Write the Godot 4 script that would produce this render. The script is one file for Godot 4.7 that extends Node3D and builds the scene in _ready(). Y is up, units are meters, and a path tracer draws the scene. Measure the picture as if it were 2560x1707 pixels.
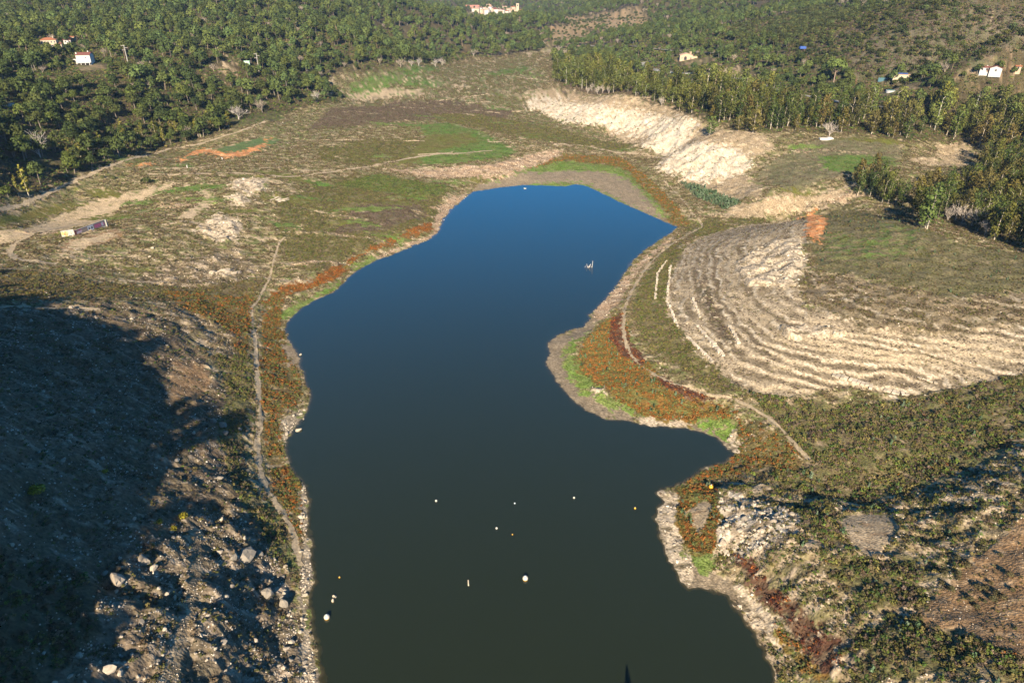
extends Node3D
# A drone's view over a half-empty reservoir between dry hills. Metres; the camera hovers 120 m above the water, looking along -z.
const HEIGHTS := [-24.8, -427, 0.3, -7.3, -437.2, 0.3, 21, -441.4, 0.3, 41.7, -444.5, 0.3, 54.8, -427, 0.3, 72.4, -390.1, 0.3, 87, -362.1, 0.3, 85.5, -349, 0.3, 65.7, -321.4, 0.3, 51.9, -292.9, 0.3, 40.6, -266.1, 0.3, 30.8, -248.3, 0.3, 27.7, -237.4, 0.3, 17.2, -230, 0.3, 13.8, -215.8, 0.3, 13.2, -203.4, 0.3, 18.8, -186.8, 0.3, 28.6, -174.4, 0.3, 38.8, -171.7, 0.3, 50.3, -169.8, 0.3, 60.6, -164.1, 0.3, 63.4, -157, 0.3, 56.1, -151.5, 0.3, 50.1, -147.8, 0.3, 42.7, -142.5, 0.3, 39.5, -136.9, 0.3, 36.2, -130.7, 0.3, 36.3, -119, 0.3, 39.2, -108.3, 0.3, 44.7, -107.9, 0.3, 48.2, -103.2, 0.3, 50.9, -92.9, 0.3, 51, -85.4, 0.3, -36.7, -85.4, 0.3, -39, -91.9, 0.3, -43.4, -102.6, 0.3, -44.5, -109.8, 0.3, -48.3, -121.8, 0.3, -53, -137.2, 0.3, -57.8, -145.9, 0.3, -64.6, -157.4, 0.3, -65.9, -169.2, 0.3, -64.2, -179.7, 0.3, -66.6, -191.3, 0.3, -73.4, -205.5, 0.3, -80.1, -220.4, 0.3, -88.2, -237.4, 0.3, -86.5, -253.2, 0.3, -76.6, -270.7, 0.3, -74, -286.7, 0.3, -65.7, -306.6, 0.3, -49.6, -327.6, 0.3, -39.3, -347.6, 0.3, -34.8, -391.8, 0.3, 18.7, -384, -3, -16.5, -320.2, -5, 38.7, -329.8, -4, -30.9, -246, -6, -25.3, -188.1, -7, -4.5, -240.3, -7, -9.2, -146.7, -8, 14.8, -145.6, -7, 7.4, -109.7, -8, -30, -127.2, -5, -20.9, -97.5, -7, 47.8, -162.5, -2, 35.2, -163.1, -4, 38.7, -96, -5, -72.2, -161.4, 3.5, -80, -109, 19, -94.7, -96, 31, -74.8, -64.9, 29, -57.5, -75.6, 14, -82.2, -184.1, 4, -107.3, -163.4, 17, -123.1, -139.6, 32, -59.9, -124.1, 5, -53.8, -96, 8, -46.7, -88.3, 5, -74.4, -136.5, 8, -85.2, -151, 11, -69, -86.6, 19, -82.6, -77.2, 30, -159.4, -193.5, 30, -135, -219.6, 17, -116.4, -227, 10, -108.2, -255.8, 3, -96.4, -257.5, 2.2, -99.4, -185.8, 11, -94.6, -212, 4.5, -119.4, -107.9, 52, -98.8, -79.9, 46, -167.8, -162.1, 44, -205.3, -313.9, 13, -210.4, -263.8, 17, -242.1, -311.4, 16, -159.1, -264.5, 9, -135.4, -271.6, 6, -116.9, -276.4, 4, -110.3, -278.8, 3, -192.8, -416.6, 14, -272.6, -498.5, 15, -211.4, -545.7, 15, -255.3, -332.4, 18, -253.3, -384.4, 16, -282.8, -293.3, 30, -70.6, -323.3, 3, -44.4, -351.8, 2.5, -51.9, -410.2, 5, -110.8, -354.3, 6.5, -105.5, -440.1, 8, -147.2, -329.3, 10, -156.6, -389, 13.5, -122.6, -317.8, 5, -160.5, -301.2, 11, -130.6, -392.4, 10, -38.8, -412, 4.5, -89.9, -288.9, 3, -131.4, -361.8, 9, -50.3, -446.9, 4, -4.7, -463.2, 4.5, -22, -453.3, 3.2, 34.1, -523, 5, 40, -512.6, 2.5, 7.8, -518.4, 6, -52.4, -469.5, 5, -25.5, -536.4, 7, -97.7, -571.7, 10, -144.8, -484.3, 12, -144.6, -628.7, 14, -70.9, -658.4, 9, 10.6, -726.6, 6, 1.6, -631.8, 6, -83, -784.3, 15, -13.5, -868.4, 16, -100.6, -963.8, 18, 14.3, -1006.8, 19, -124.1, -744.1, 14, -126.2, -701.1, 10, -200.4, -622.8, 15, -179, -730.1, 16, -42.4, -728.7, 12, 36.9, -466.5, 1.3, 76.3, -432.8, 1.5, 69, -486, 2.5, 22, -466.9, 1.2, 81.7, -386.2, 1.5, -306.4, -421, 39, -415.2, -595.3, 57, -613.2, -903.6, 73, -371.8, -725.6, 63, -306.7, -922.8, 72, -238.9, -699.2, 46, -215.9, -614.5, 20, -274, -627.4, 36, -289, -540.8, 32, -279.8, -436.7, 28, -250.2, -561.6, 22, -312.7, -598.5, 50, -284.9, -311.8, 60, -461.6, -534.7, 78, -196, -891.1, 50, -284.2, -1043, 82, -179.8, -799.6, 22, -120.9, -1187.5, 52, -140.9, -1061.6, 28, -138.2, -1372.3, 70, -65.8, -1499.6, 42, -51, -1143.5, 24, -52.6, -1991.3, 32, 21.3, -1536.7, 32, -59.5, -2259.6, 40, 18.1, -2259.6, 40, -114.8, -2090.1, 46, 66.5, -986.9, 21, 42.9, -1143.5, 24, 92, -1279.1, 40, 235.7, -1257.3, 48, 157.5, -1208.5, 38, 110.9, -1084.7, 26, 204.1, -1591.9, 62, 82.6, -1948, 44, 307.1, -1012.8, 62, 208.3, -896.3, 35, 201.2, -817, 29, 167.7, -870.6, 24, 162.5, -902.3, 27, 230.1, -734.3, 30, 257.2, -631.8, 30, 322.8, -712.9, 64, 405.8, -913.5, 82, 374, -663.6, 82, 367.8, -534.7, 78, 454.3, -673.1, 92, 345.8, -624, 40, 332.5, -633.4, 37, 422.3, -648.2, 46, 370.3, -516.2, 36, 282.8, -377.3, 24, 224.2, -287.5, 22, 400, -430.2, 50, 262.6, -262.2, 36, 397.2, -445.6, 85, 56.9, -764.4, 22, 94.8, -641.8, 26, 129, -599.1, 26, 140.6, -526.5, 25, 162.4, -501.6, 25, 220.4, -491.2, 24, 274.7, -476.9, 21, 109.7, -820.8, 24, 168.6, -659.1, 28, 36, -808.9, 14, 45.8, -654.6, 5, 83.2, -600.2, 4.5, 102, -556.4, 4.5, 23.4, -710.2, 6.5, 57, -597.7, 5, 93, -542.8, 4, 106.3, -523, 5, 118.3, -517.3, 4, 94.4, -473.6, 4, 107.8, -437.7, 3, 111.6, -385.5, 3, 113.6, -369.1, 3, 129.9, -491.4, 18, 141.4, -479.1, 22, 166.7, -465.2, 22, 126, -530.1, 18, 147, -442.6, 13, 120, -444.1, 7, 134.7, -397.3, 6, 189.8, -448.5, 20, 232.7, -450.2, 21, 180.6, -389, 16, 149.6, -376.4, 12, 127, -369.6, 3.6, 148.9, -370.7, 5, 164.4, -374.8, 8, 226.1, -407.1, 19, 291.7, -477.5, 15, 279, -438.4, 14, 235.7, -376.2, 17, 185.8, -371.2, 14, 107.8, -351.5, 2.6, 77, -295.8, 4.5, 60.6, -252.5, 4.5, 58.1, -215.2, 4.5, 65.1, -188.5, 4.5, 72.5, -175.8, 4.5, 90.1, -166.5, 4.5, 92.9, -298.2, 10, 81.4, -257.5, 10, 80.3, -225.2, 10, 85.8, -198.9, 10, 94.7, -191.6, 10, 126.4, -185.8, 11, 155, -178.9, 15, 105.7, -290.2, 15, 95.5, -245.8, 15, 99.4, -219.2, 15.5, 113, -204.6, 16, 131.1, -197.9, 17, 164, -195.2, 20, 136.2, -321, 15, 145.2, -318.4, 18, 132.6, -273.6, 21, 118, -236.5, 19, 140.2, -233.5, 22, 165.7, -237.1, 24, 164.4, -284.4, 25, 173.3, -267.4, 27, 182.8, -226.4, 25, 190.8, -265.3, 24, 211.1, -197.8, 28, 183.7, -163.6, 24, 66.3, -154.5, 2.5, 70.7, -146, 2.5, 77.8, -137.4, 3, 89, -133, 4, 100.7, -135.6, 6, 114.2, -139.4, 8.5, 135.1, -147.4, 12.5, 172.8, -161.9, 18, 86.3, -151.3, 5, 103.9, -151.8, 7.5, 123.6, -156.5, 10, 146, -164.7, 14, 78.7, -162.8, 4, 119.3, -170.5, 8, 84.2, -124.5, 7.6, 108.1, -130.3, 11.5, 127.4, -137.4, 15.5, 74, -127.2, 7, 64.9, -130.7, 6, 55.7, -131.8, 5, 49.5, -127.8, 3, 54.5, -142.1, 2, 61.1, -115.9, 10, 77.9, -110.1, 10.5, 95.3, -108.9, 13, 110.1, -111.7, 16.5, 83.9, -72.8, 18, 62.2, -77, 12, 57.2, -80.6, 7, 55.5, -97.7, 6, 51.1, -112.2, 4.5, 69.7, -93, 11.5, 84.3, -90.4, 14.5, 55.6, -89.5, 3.5, 127.7, -96, 20, 45.7, -116.4, 1.5, 40.5, -124.9, 1.5, 48, -261.3, 2.5, 40, -229.4, 2.5, 41, -203.7, 2.2, 45.1, -185.7, 3, 57, -177.3, 3.5, 67, -170.2, 3.5, 24.2, -199.5, 1.2, 30.7, -180.8, 1.2, 27.5, -218, 1.2, 66, -162.1, 3, -45, 0, 20, -62, 0, 38, -82, 0, 60, -105, 0, 92, -140, 0, 117, -190, 0, 131, -250, 0, 144, -60, 60, 40, -90, 62, 80, -120, 70, 116, -220, 80, 160, -300, -60, 112, -300, -160, 88, -400, 60, 200, 95, -30, 9, 120, -20, 11, 170, -40, 16, 110, 40, 10, 200, 60, 16, 150, 20, 12, -606.2, -350, 100, -848.5, -848.5, 95, -750, -1299, 95, -569.4, -2125, 105, -417.5, -2970.8, 150, 0, -3000, 150, 417.5, -2970.8, 140, 569.4, -2125, 110, 633.9, -1359.5, 110, 771.3, -919.3, 120, 606.2, -350, 110, -2298.1, -1928.4, 190, -1500, -2598.1, 190, 1500, -2598.1, 170, 2298.1, -1928.4, 190, -3523.8, -2956.8, 260, -1944, -4169, 270, 0, -4600, 260, 1944, -4169, 260, 3523.8, -2956.8, 260, -1477.2, -260.5, 160, 1477.2, -260.5, 150, -689.4, 121.6, 230, 400, -0, 45, -87.2, -2498.5, 80, 87.2, -2498.5, 78, 197, -34.7, 30]
const SHORE := [-24.9, -428.1, -18.3, -431.1, -7.3, -438.3, 8, -443.5, 21, -442.5, 35.1, -440.4, 41.8, -445.7, 48, -442.5, 55, -428.1, 64.5, -407, 72.5, -391.1, 80.2, -377, 87.2, -363, 90.1, -358.5, 85.7, -349.9, 76.5, -338.2, 65.9, -322.2, 56.9, -306.2, 52, -293.7, 47.2, -280.9, 40.7, -266.8, 34.2, -253.8, 30.9, -248.9, 30.7, -243.7, 27.8, -238, 22.5, -235, 17.2, -230.6, 13.3, -224.7, 13.8, -216.3, 12, -210, 13.2, -203.9, 15.5, -195.9, 18.9, -187.3, 23.1, -179.7, 28.7, -174.9, 35.2, -173.9, 38.9, -172.1, 42.7, -170.9, 50.5, -170.3, 56.6, -168.5, 60.8, -164.5, 62.7, -159.9, 63.6, -157.4, 60, -153.5, 56.2, -151.9, 52.4, -151.1, 50.2, -148.1, 46.2, -145, 42.8, -142.9, 38.1, -140.8, 39.6, -137.2, 37.1, -134.3, 36.3, -131.1, 36, -125.7, 36.4, -119.3, 37.5, -113.6, 39.3, -108.6, 41.6, -109.1, 44.8, -108.2, 47.2, -106.4, 48.3, -103.5, 49.6, -98.4, 51, -93.2, 51.5, -89.2, 51.1, -85.6, 60, -60, 75, -30, 90, 40, -20, 40, -34, -40, -36.7, -85.6, -37.6, -88.2, -39.1, -92.1, -41.3, -97.3, -43.5, -102.9, -44.7, -106.4, -44.6, -110.1, -46.1, -115.2, -48.4, -122.1, -51.1, -129.5, -53.1, -137.5, -55.3, -143.1, -57.9, -146.3, -61.9, -151.9, -64.7, -157.8, -66.2, -164.1, -66, -169.6, -64.9, -174.2, -64.4, -180.2, -65.1, -186.5, -66.7, -191.8, -70.2, -198.7, -73.6, -206, -76.5, -215.3, -80.3, -220.9, -84.8, -228.8, -88.4, -238, -88.6, -242.5, -86.7, -253.8, -83.5, -262.4, -76.8, -271.4, -75.2, -278.5, -74.2, -287.4, -70.5, -299, -65.9, -307.4, -58.9, -316.1, -49.8, -328.4, -42.1, -339.5, -39.4, -348.5, -38.1, -370.7, -34.9, -392.8, -30.7, -407]

var NC := 0
var NR := 0
var ang := PackedFloat32Array()      # bearing of each column of the ground sheet
var rad := PackedFloat32Array()      # distance of each row
var ht := PackedFloat32Array()       # height
var sd := PackedFloat32Array()       # metres to the shore, negative under water
var zn := PackedByteArray()          # what grows or lies there
var zone_no := {}
var zone_names := []
var rng := RandomNumberGenerator.new()
var n_low := FastNoiseLite.new()
var n_mid := FastNoiseLite.new()
var n_hi := FastNoiseLite.new()
var n_fine := FastNoiseLite.new()
var n_ridge := FastNoiseLite.new()
var used := {}
var M := {}
var spots := []                      # trees: [kind, x, z]
const C0 := -150.0
const C1 := -60.0
const C2 := 60.0
const C3 := 100.0
const CW := 1.5
const CF := 0.15
const R0 := 3.8067
const R1 := 6.551
const R2 := 8.434
const RF := 0.0033
const RC := 0.012

func _ready() -> void:
	var cam := Camera3D.new()
	cam.name = "camera"
	cam.fov = 53.0
	cam.near = 1.0
	cam.far = 12000.0
	cam.position = Vector3(0, 120, 0)
	cam.rotation_degrees = Vector3(-28, 0, 0)
	add_child(cam)
	cam.current = true
	var env := Environment.new()
	env.background_mode = Environment.BG_SKY
	var sm := ProceduralSkyMaterial.new()
	sm.sky_top_color = Color(0.06, 0.115, 0.175)
	sm.sky_horizon_color = Color(0.13, 0.54, 0.82)
	sm.sky_curve = 0.32
	sm.ground_bottom_color = Color(0.2, 0.19, 0.16)
	sm.ground_horizon_color = Color(0.42, 0.63, 0.88)
	sm.sky_energy_multiplier = 1.15
	var sky := Sky.new()
	sky.sky_material = sm
	env.sky = sky
	env.tonemap_mode = Environment.TONE_MAPPER_LINEAR
	env.tonemap_exposure = 3.1
	env.fog_enabled = true
	env.fog_density = 0.00004
	env.fog_light_color = Color(0.62, 0.72, 0.85)
	env.sdfgi_enabled = true
	env.ssao_enabled = true
	env.ssil_enabled = true
	var we := WorldEnvironment.new()
	we.name = "world"
	we.environment = env
	add_child(we)
	var sun := DirectionalLight3D.new()
	sun.name = "sun"
	sun.light_energy = 1.6
	sun.light_color = Color(1.0, 0.93, 0.82)
	sun.light_angular_distance = 0.5
	sun.shadow_enabled = true
	sun.rotation_degrees = Vector3(-28, -5, 0)
	add_child(sun)

	rng.seed = 7
	var t0 := Time.get_ticks_msec()
	noises()
	materials()
	lay_grid()
	paint_zones()
	raise_ground()
	print("ground ", Time.get_ticks_msec() - t0)
	build_ground()
	build_water()
	print("mesh ", Time.get_ticks_msec() - t0)
	ways()
	scatter()
	print("scatter ", Time.get_ticks_msec() - t0)
	forests()
	print("trees ", Time.get_ticks_msec() - t0)
	single_trees()
	buildings()
	rocks()
	small_things()
	print("all ", Time.get_ticks_msec() - t0)

# ---------------------------------------------------------------- helpers
func noises() -> void:
	for a in [[n_low, 0.014, 1, 3], [n_mid, 0.075, 2, 3], [n_hi, 0.4, 3, 2], [n_fine, 0.16, 4, 4], [n_ridge, 0.05, 5, 4]]:
		var n: FastNoiseLite = a[0]
		n.noise_type = FastNoiseLite.TYPE_SIMPLEX_SMOOTH
		n.frequency = a[1]
		n.seed = a[2]
		n.fractal_octaves = a[3]
	n_ridge.fractal_type = FastNoiseLite.FRACTAL_RIDGED

func numbered(called: String) -> String:
	if not used.has(called):
		used[called] = 0
		return called
	used[called] += 1
	return "%s_%03d" % [called, used[called]]

func tag(o: Node, label: String, category := "", group := "", kind := "") -> void:
	if label: o.set_meta("label", label)
	if category: o.set_meta("category", category)
	if group: o.set_meta("group", group)
	if kind: o.set_meta("kind", kind)

func thing(called: String, label: String, category: String, at: Vector3, turn := 0.0, group := "") -> Node3D:
	var o := Node3D.new()
	o.name = numbered(called)
	add_child(o)
	o.position = at
	o.rotation.y = turn
	tag(o, label, category, group)
	return o

func obj(called: String, mesh: Mesh, mat: Material, parent: Node = null) -> MeshInstance3D:
	var o := MeshInstance3D.new()
	o.mesh = mesh
	o.material_override = mat
	if parent == null:
		o.name = numbered(called)
		add_child(o)
	else:
		o.name = called
		parent.add_child(o, true)
	return o

func structure(called: String, mesh: Mesh, mat: Material, label: String) -> MeshInstance3D:
	var o := obj(called, mesh, mat)
	tag(o, label, "", "", "structure")
	return o

func copy(o: Node3D, called: String, label: String, category: String, at: Vector3, turn: float, group := "") -> Node3D:
	var c: Node3D = o.duplicate()
	c.name = numbered(called)
	add_child(c)
	c.position = at
	c.rotation.y = turn
	tag(c, label, category, group)
	return c

func plain(c: Color, rough := 0.85) -> StandardMaterial3D:
	var m := StandardMaterial3D.new()
	m.albedo_color = c.linear_to_srgb()
	m.roughness = rough
	return m

func tinted(rough := 0.9, back := 0.0) -> StandardMaterial3D:
	var m := StandardMaterial3D.new()
	m.vertex_color_use_as_albedo = true
	m.roughness = rough
	m.metallic_specular = 0.25
	if back > 0.0:
		m.backlight_enabled = true
		m.backlight = Color(back, back, back)
	return m

func noise_tex(freq: float, oct: int, lo: float, hi: float, normal := false, strength := 4.0, size := 1024) -> NoiseTexture2D:
	var t := NoiseTexture2D.new()
	var n := FastNoiseLite.new()
	n.noise_type = FastNoiseLite.TYPE_SIMPLEX_SMOOTH
	n.frequency = freq
	n.fractal_octaves = oct
	n.seed = int(freq * 10000.0) + oct
	t.noise = n
	t.width = size
	t.height = size
	t.seamless = true
	if normal:
		t.as_normal_map = true
		t.bump_strength = strength
	else:
		var g := Gradient.new()
		g.set_color(0, Color(lo, lo, lo))
		g.set_color(1, Color(hi, hi, hi))
		t.color_ramp = g
	return t

func materials() -> void:
	var g := tinted(0.95)
	g.albedo_texture = noise_tex(0.03, 5, 0.62, 1.0)
	g.normal_enabled = true
	g.normal_texture = noise_tex(0.05, 4, 0, 1, true, 6.0)
	g.normal_scale = 0.9
	M.ground = g
	M.leaf = tinted(0.85, 0.12)
	M.tones = []
	for t in [Color(0.52, 0.58, 0.6), Color(0.85, 0.85, 0.85), Color(1, 1, 1), Color(1.12, 1.08, 0.85), Color(0.95, 0.85, 0.8), Color(0.7, 0.75, 0.7)]:
		var l := tinted(0.85, 0.12)
		l.albedo_color = Color(t.r * 0.8, t.g * 0.8, t.b * 0.8).linear_to_srgb()
		M.tones.append(l)
	M.stone = tinted(0.95)
	M.bark = tinted(0.95)
	var w := StandardMaterial3D.new()
	w.vertex_color_use_as_albedo = true
	w.roughness = 0.09
	w.metallic_specular = 0.47
	w.normal_enabled = true
	w.normal_texture = noise_tex(0.02, 4, 0, 1, true, 1.5)
	w.normal_scale = 0.10
	M.water = w
	M.white = plain(Color(0.37, 0.355, 0.33))
	M.cream = plain(Color(0.34, 0.28, 0.20))
	M.peach = plain(Color(0.33, 0.245, 0.17))
	M.pink = plain(Color(0.26, 0.115, 0.09))
	M.tile = plain(Color(0.22, 0.08, 0.035))
	M.redtile = plain(Color(0.12, 0.04, 0.03))
	M.paletile = plain(Color(0.30, 0.20, 0.14))
	M.glass = plain(Color(0.03, 0.035, 0.045), 0.15)
	M.frame = plain(Color(0.5, 0.45, 0.4))
	M.wood = plain(Color(0.12, 0.06, 0.03))
	M.metal = plain(Color(0.45, 0.46, 0.46), 0.5)
	M.asphalt = plain(Color(0.17, 0.165, 0.155), 0.9)
	M.path = plain(Color(0.37, 0.29, 0.19), 0.95)
	M.path.vertex_color_use_as_albedo = true
	M.path.albedo_texture = noise_tex(0.02, 4, 0.72, 1.0, false, 1.0, 512)
	M.soil = plain(Color(0.52, 0.40, 0.26), 0.95)
	M.soil.albedo_texture = M.path.albedo_texture
	M.blue = plain(Color(0.03, 0.07, 0.25), 0.4)
	M.pool = plain(Color(0.08, 0.22, 0.27), 0.1)
	M.green = plain(Color(0.30, 0.45, 0.32))
	M.concrete = plain(Color(0.24, 0.225, 0.20), 0.9)
	M.yellow = plain(Color(0.45, 0.24, 0.015), 0.45)
	M.buoy = plain(Color(0.38, 0.35, 0.30), 0.5)
	M.black = plain(Color(0.03, 0.03, 0.03))
	M.red = plain(Color(0.5, 0.04, 0.03))

# arrays for one mesh
class Shape:
	var v := PackedVector3Array()
	var n := PackedVector3Array()
	var c := PackedColorArray()
	var u := PackedVector2Array()
	var tint := Color(1, 1, 1)
	func tri(a: Vector3, b: Vector3, d: Vector3) -> void:   # front face clockwise
		var m := (d - a).cross(b - a).normalized()
		for p in [a, b, d]:
			v.append(p)
			n.append(m)
			c.append(tint)
			u.append(Vector2(p.x + p.y * 0.3, p.z + p.y * 0.7) * 0.1)
	func quad(a: Vector3, b: Vector3, d: Vector3, e: Vector3) -> void:
		tri(a, b, d)
		tri(a, d, e)
	func box(o: Vector3, s: Vector3, t := Basis()) -> void:
		var h := s * 0.5
		var p := []
		for i in 8:
			p.append(o + t * Vector3(h.x if i & 1 else -h.x, h.y if i & 2 else -h.y, h.z if i & 4 else -h.z))
		quad(p[4], p[6], p[7], p[5])
		quad(p[1], p[3], p[2], p[0])
		quad(p[5], p[7], p[3], p[1])
		quad(p[0], p[2], p[6], p[4])
		quad(p[6], p[2], p[3], p[7])
		quad(p[0], p[4], p[5], p[1])
	func tube(a: Vector3, b: Vector3, ra: float, rb: float, k := 5, cap := true) -> void:
		var d := (b - a).normalized()
		var s := d.cross(Vector3.UP if absf(d.y) < 0.95 else Vector3.RIGHT).normalized()
		var t := d.cross(s)
		for i in k:
			var x := TAU * i / k
			var y := TAU * (i + 1) / k
			var e := s * cos(x) + t * sin(x)
			var f := s * cos(y) + t * sin(y)
			quad(a + e * ra, a + f * ra, b + f * rb, b + e * rb)
			if cap:
				tri(b, b + e * rb, b + f * rb)
				tri(a, a + f * ra, a + e * ra)
	func mesh() -> ArrayMesh:
		var a := []
		a.resize(Mesh.ARRAY_MAX)
		a[Mesh.ARRAY_VERTEX] = v
		a[Mesh.ARRAY_NORMAL] = n
		a[Mesh.ARRAY_COLOR] = c
		a[Mesh.ARRAY_TEX_UV] = u
		var m := ArrayMesh.new()
		m.add_surface_from_arrays(Mesh.PRIMITIVE_TRIANGLES, a)
		return m

# ---------------------------------------------------------------- the ground
func lay_grid() -> void:
	var a := C0
	while a < C1 - 0.01:
		ang.append(deg_to_rad(a))
		a += CW
	a = C1
	while a < C2 - 0.01:
		ang.append(deg_to_rad(a))
		a += CF
	a = C2
	while a < C3 + 0.01:
		ang.append(deg_to_rad(a))
		a += CW
	var l := R0
	while l < R1 - 0.001:
		rad.append(exp(l))
		l += RF
	l = R1
	while l < R2 + 0.001:
		rad.append(exp(l))
		l += RC
	NC = ang.size()
	NR = rad.size()
	ht.resize(NC * NR)
	sd.resize(NC * NR)
	zn.resize(NC * NR)

func col_of(t: float) -> float:
	var d := rad_to_deg(t)
	if d < C1: return (d - C0) / CW
	if d < C2: return (C1 - C0) / CW + (d - C1) / CF
	return (C1 - C0) / CW + (C2 - C1) / CF + (d - C2) / CW

func row_of(r: float) -> float:
	var l := log(r)
	var first := ceilf((R1 - R0) / RF)
	if l < R1: return minf((l - R0) / RF, first)
	return first + (l - R1) / RC

func col_angle(i: float) -> float:
	var a := (C1 - C0) / CW
	var b := a + (C2 - C1) / CF
	if i < a: return deg_to_rad(C0 + i * CW)
	if i < b: return deg_to_rad(C1 + (i - a) * CF)
	return deg_to_rad(C2 + (i - b) * CW)

func row_log(i: float) -> float:
	var first := ceilf((R1 - R0) / RF)
	return R0 + i * RF if i < first else R1 + (i - first) * RC

func cell(x: float, z: float) -> Vector2:
	return Vector2(clampf(col_of(atan2(x, -z)), 0, NC - 1.001), clampf(row_of(sqrt(x * x + z * z)), 0, NR - 1.001))

func height(x: float, z: float) -> float:
	var p := cell(x, z)
	var i := int(p.x)
	var k := int(p.y)
	var f := p.x - i
	var g := p.y - k
	var a := k * NC + i
	return lerpf(lerpf(ht[a], ht[a + 1], f), lerpf(ht[a + NC], ht[a + NC + 1], f), g)

func ground(x: float, z: float, up := 0.0) -> Vector3:
	return Vector3(x, height(x, z) + up, z)

func zone_at(x: float, z: float) -> String:
	var p := cell(x, z)
	return zone_names[zn[int(p.y) * NC + int(p.x)]]

func paint(zone: String, list: Array) -> void:
	var q := PackedVector2Array()
	var n := list.size() / 2
	for i in n:
		var a := Vector2(list[i * 2], list[i * 2 + 1])
		var j := (i + 1) % n
		var b := Vector2(list[j * 2], list[j * 2 + 1])
		var parts := int(a.distance_to(b) / (0.08 * maxf(a.length(), 60.0))) + 1
		for s in parts:
			var p := a.lerp(b, float(s) / parts)
			q.append(Vector2(col_of(atan2(p.x, -p.y)), row_of(maxf(p.length(), 10.0))))
	fill(zone, q)

func fill(zone: String, q: PackedVector2Array) -> void:
	if not zone_no.has(zone):
		zone_no[zone] = zone_names.size()
		zone_names.append(zone)
	var id: int = zone_no[zone]
	var lo := 1e9
	var hi := -1e9
	for p in q:
		lo = minf(lo, p.y)
		hi = maxf(hi, p.y)
	for k in range(maxi(0, int(ceil(lo))), mini(NR - 1, int(floor(hi))) + 1):
		var xs := []
		for i in q.size():
			var a := q[i]
			var b := q[(i + 1) % q.size()]
			if (a.y > k) != (b.y > k):
				xs.append(a.x + (k - a.y) / (b.y - a.y) * (b.x - a.x))
		xs.sort()
		for s in range(0, xs.size() - 1, 2):
			for c in range(maxi(0, int(ceil(xs[s]))), mini(NC - 1, int(floor(xs[s + 1]))) + 1):
				zn[k * NC + c] = id

func paint_way(w: float, list: Array, zone: String) -> void:
	var pts := smooth_way(list)
	for i in pts.size() - 1:
		var a: Vector2 = pts[i]
		var b: Vector2 = pts[i + 1]
		var s := (b - a).normalized().orthogonal() * w * 0.36
		paint(zone, [a.x + s.x, a.y + s.y, b.x + s.x, b.y + s.y, b.x - s.x, b.y - s.y, a.x - s.x, a.y - s.y])

func smooth_way(list: Array) -> PackedVector2Array:
	var q := PackedVector2Array()
	var n := list.size() / 2
	for i in n - 1:
		var p := []
		for j in [maxi(i - 1, 0), i, i + 1, mini(i + 2, n - 1)]:
			p.append(Vector2(list[j * 2], list[j * 2 + 1]))
		var parts := int(p[1].distance_to(p[2]) / 2.5) + 1
		for s in parts:
			q.append(p[1].cubic_interpolate(p[2], p[0], p[3], float(s) / parts))
	q.append(Vector2(list[n * 2 - 2], list[n * 2 - 1]))
	return q

func paint_zones() -> void:
	zone_no["scrub"] = 0
	zone_names.append("scrub")
	paint_all()
	patches()

# small eroded ledges and damp green spots on the dry lake bed
func patches() -> void:
	for i in 420:
		var t := rng.randf_range(-0.62, 0.5)
		var r := exp(rng.randf_range(log(290.0), log(980.0)))
		var p := Vector2(sin(t), -cos(t)) * r
		var there := zone_at(p.x, p.y)
		if not there in ["scrub", "valley", "purple", "olive", "drygrass", "greenstrip"]: continue
		var green := rng.randf() < 0.42
		var long := rng.randf_range(5.0, 16.0) * (1.3 if green else 1.0) * (0.6 + r / 700.0)
		var wide := rng.randf_range(0.9, 2.2) * (2.2 if green else 1.0) * (0.5 + r / 700.0)
		var d := Vector2.RIGHT.rotated(rng.randf_range(-0.35, 0.35))
		var q := []
		for k in 9:
			var a := TAU * k / 9.0
			var e := d * cos(a) * long * rng.randf_range(0.6, 1.1) + d.orthogonal() * sin(a) * wide * rng.randf_range(0.6, 1.2)
			q.append_array([p.x + e.x, p.y + e.y])
		paint(["grass", "yellowgreen", "lush"][rng.randi() % 3] if green else ["pinkrock", "drysoil", "stony", "soilbank", "drysoil"][rng.randi() % 5], q)

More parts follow.
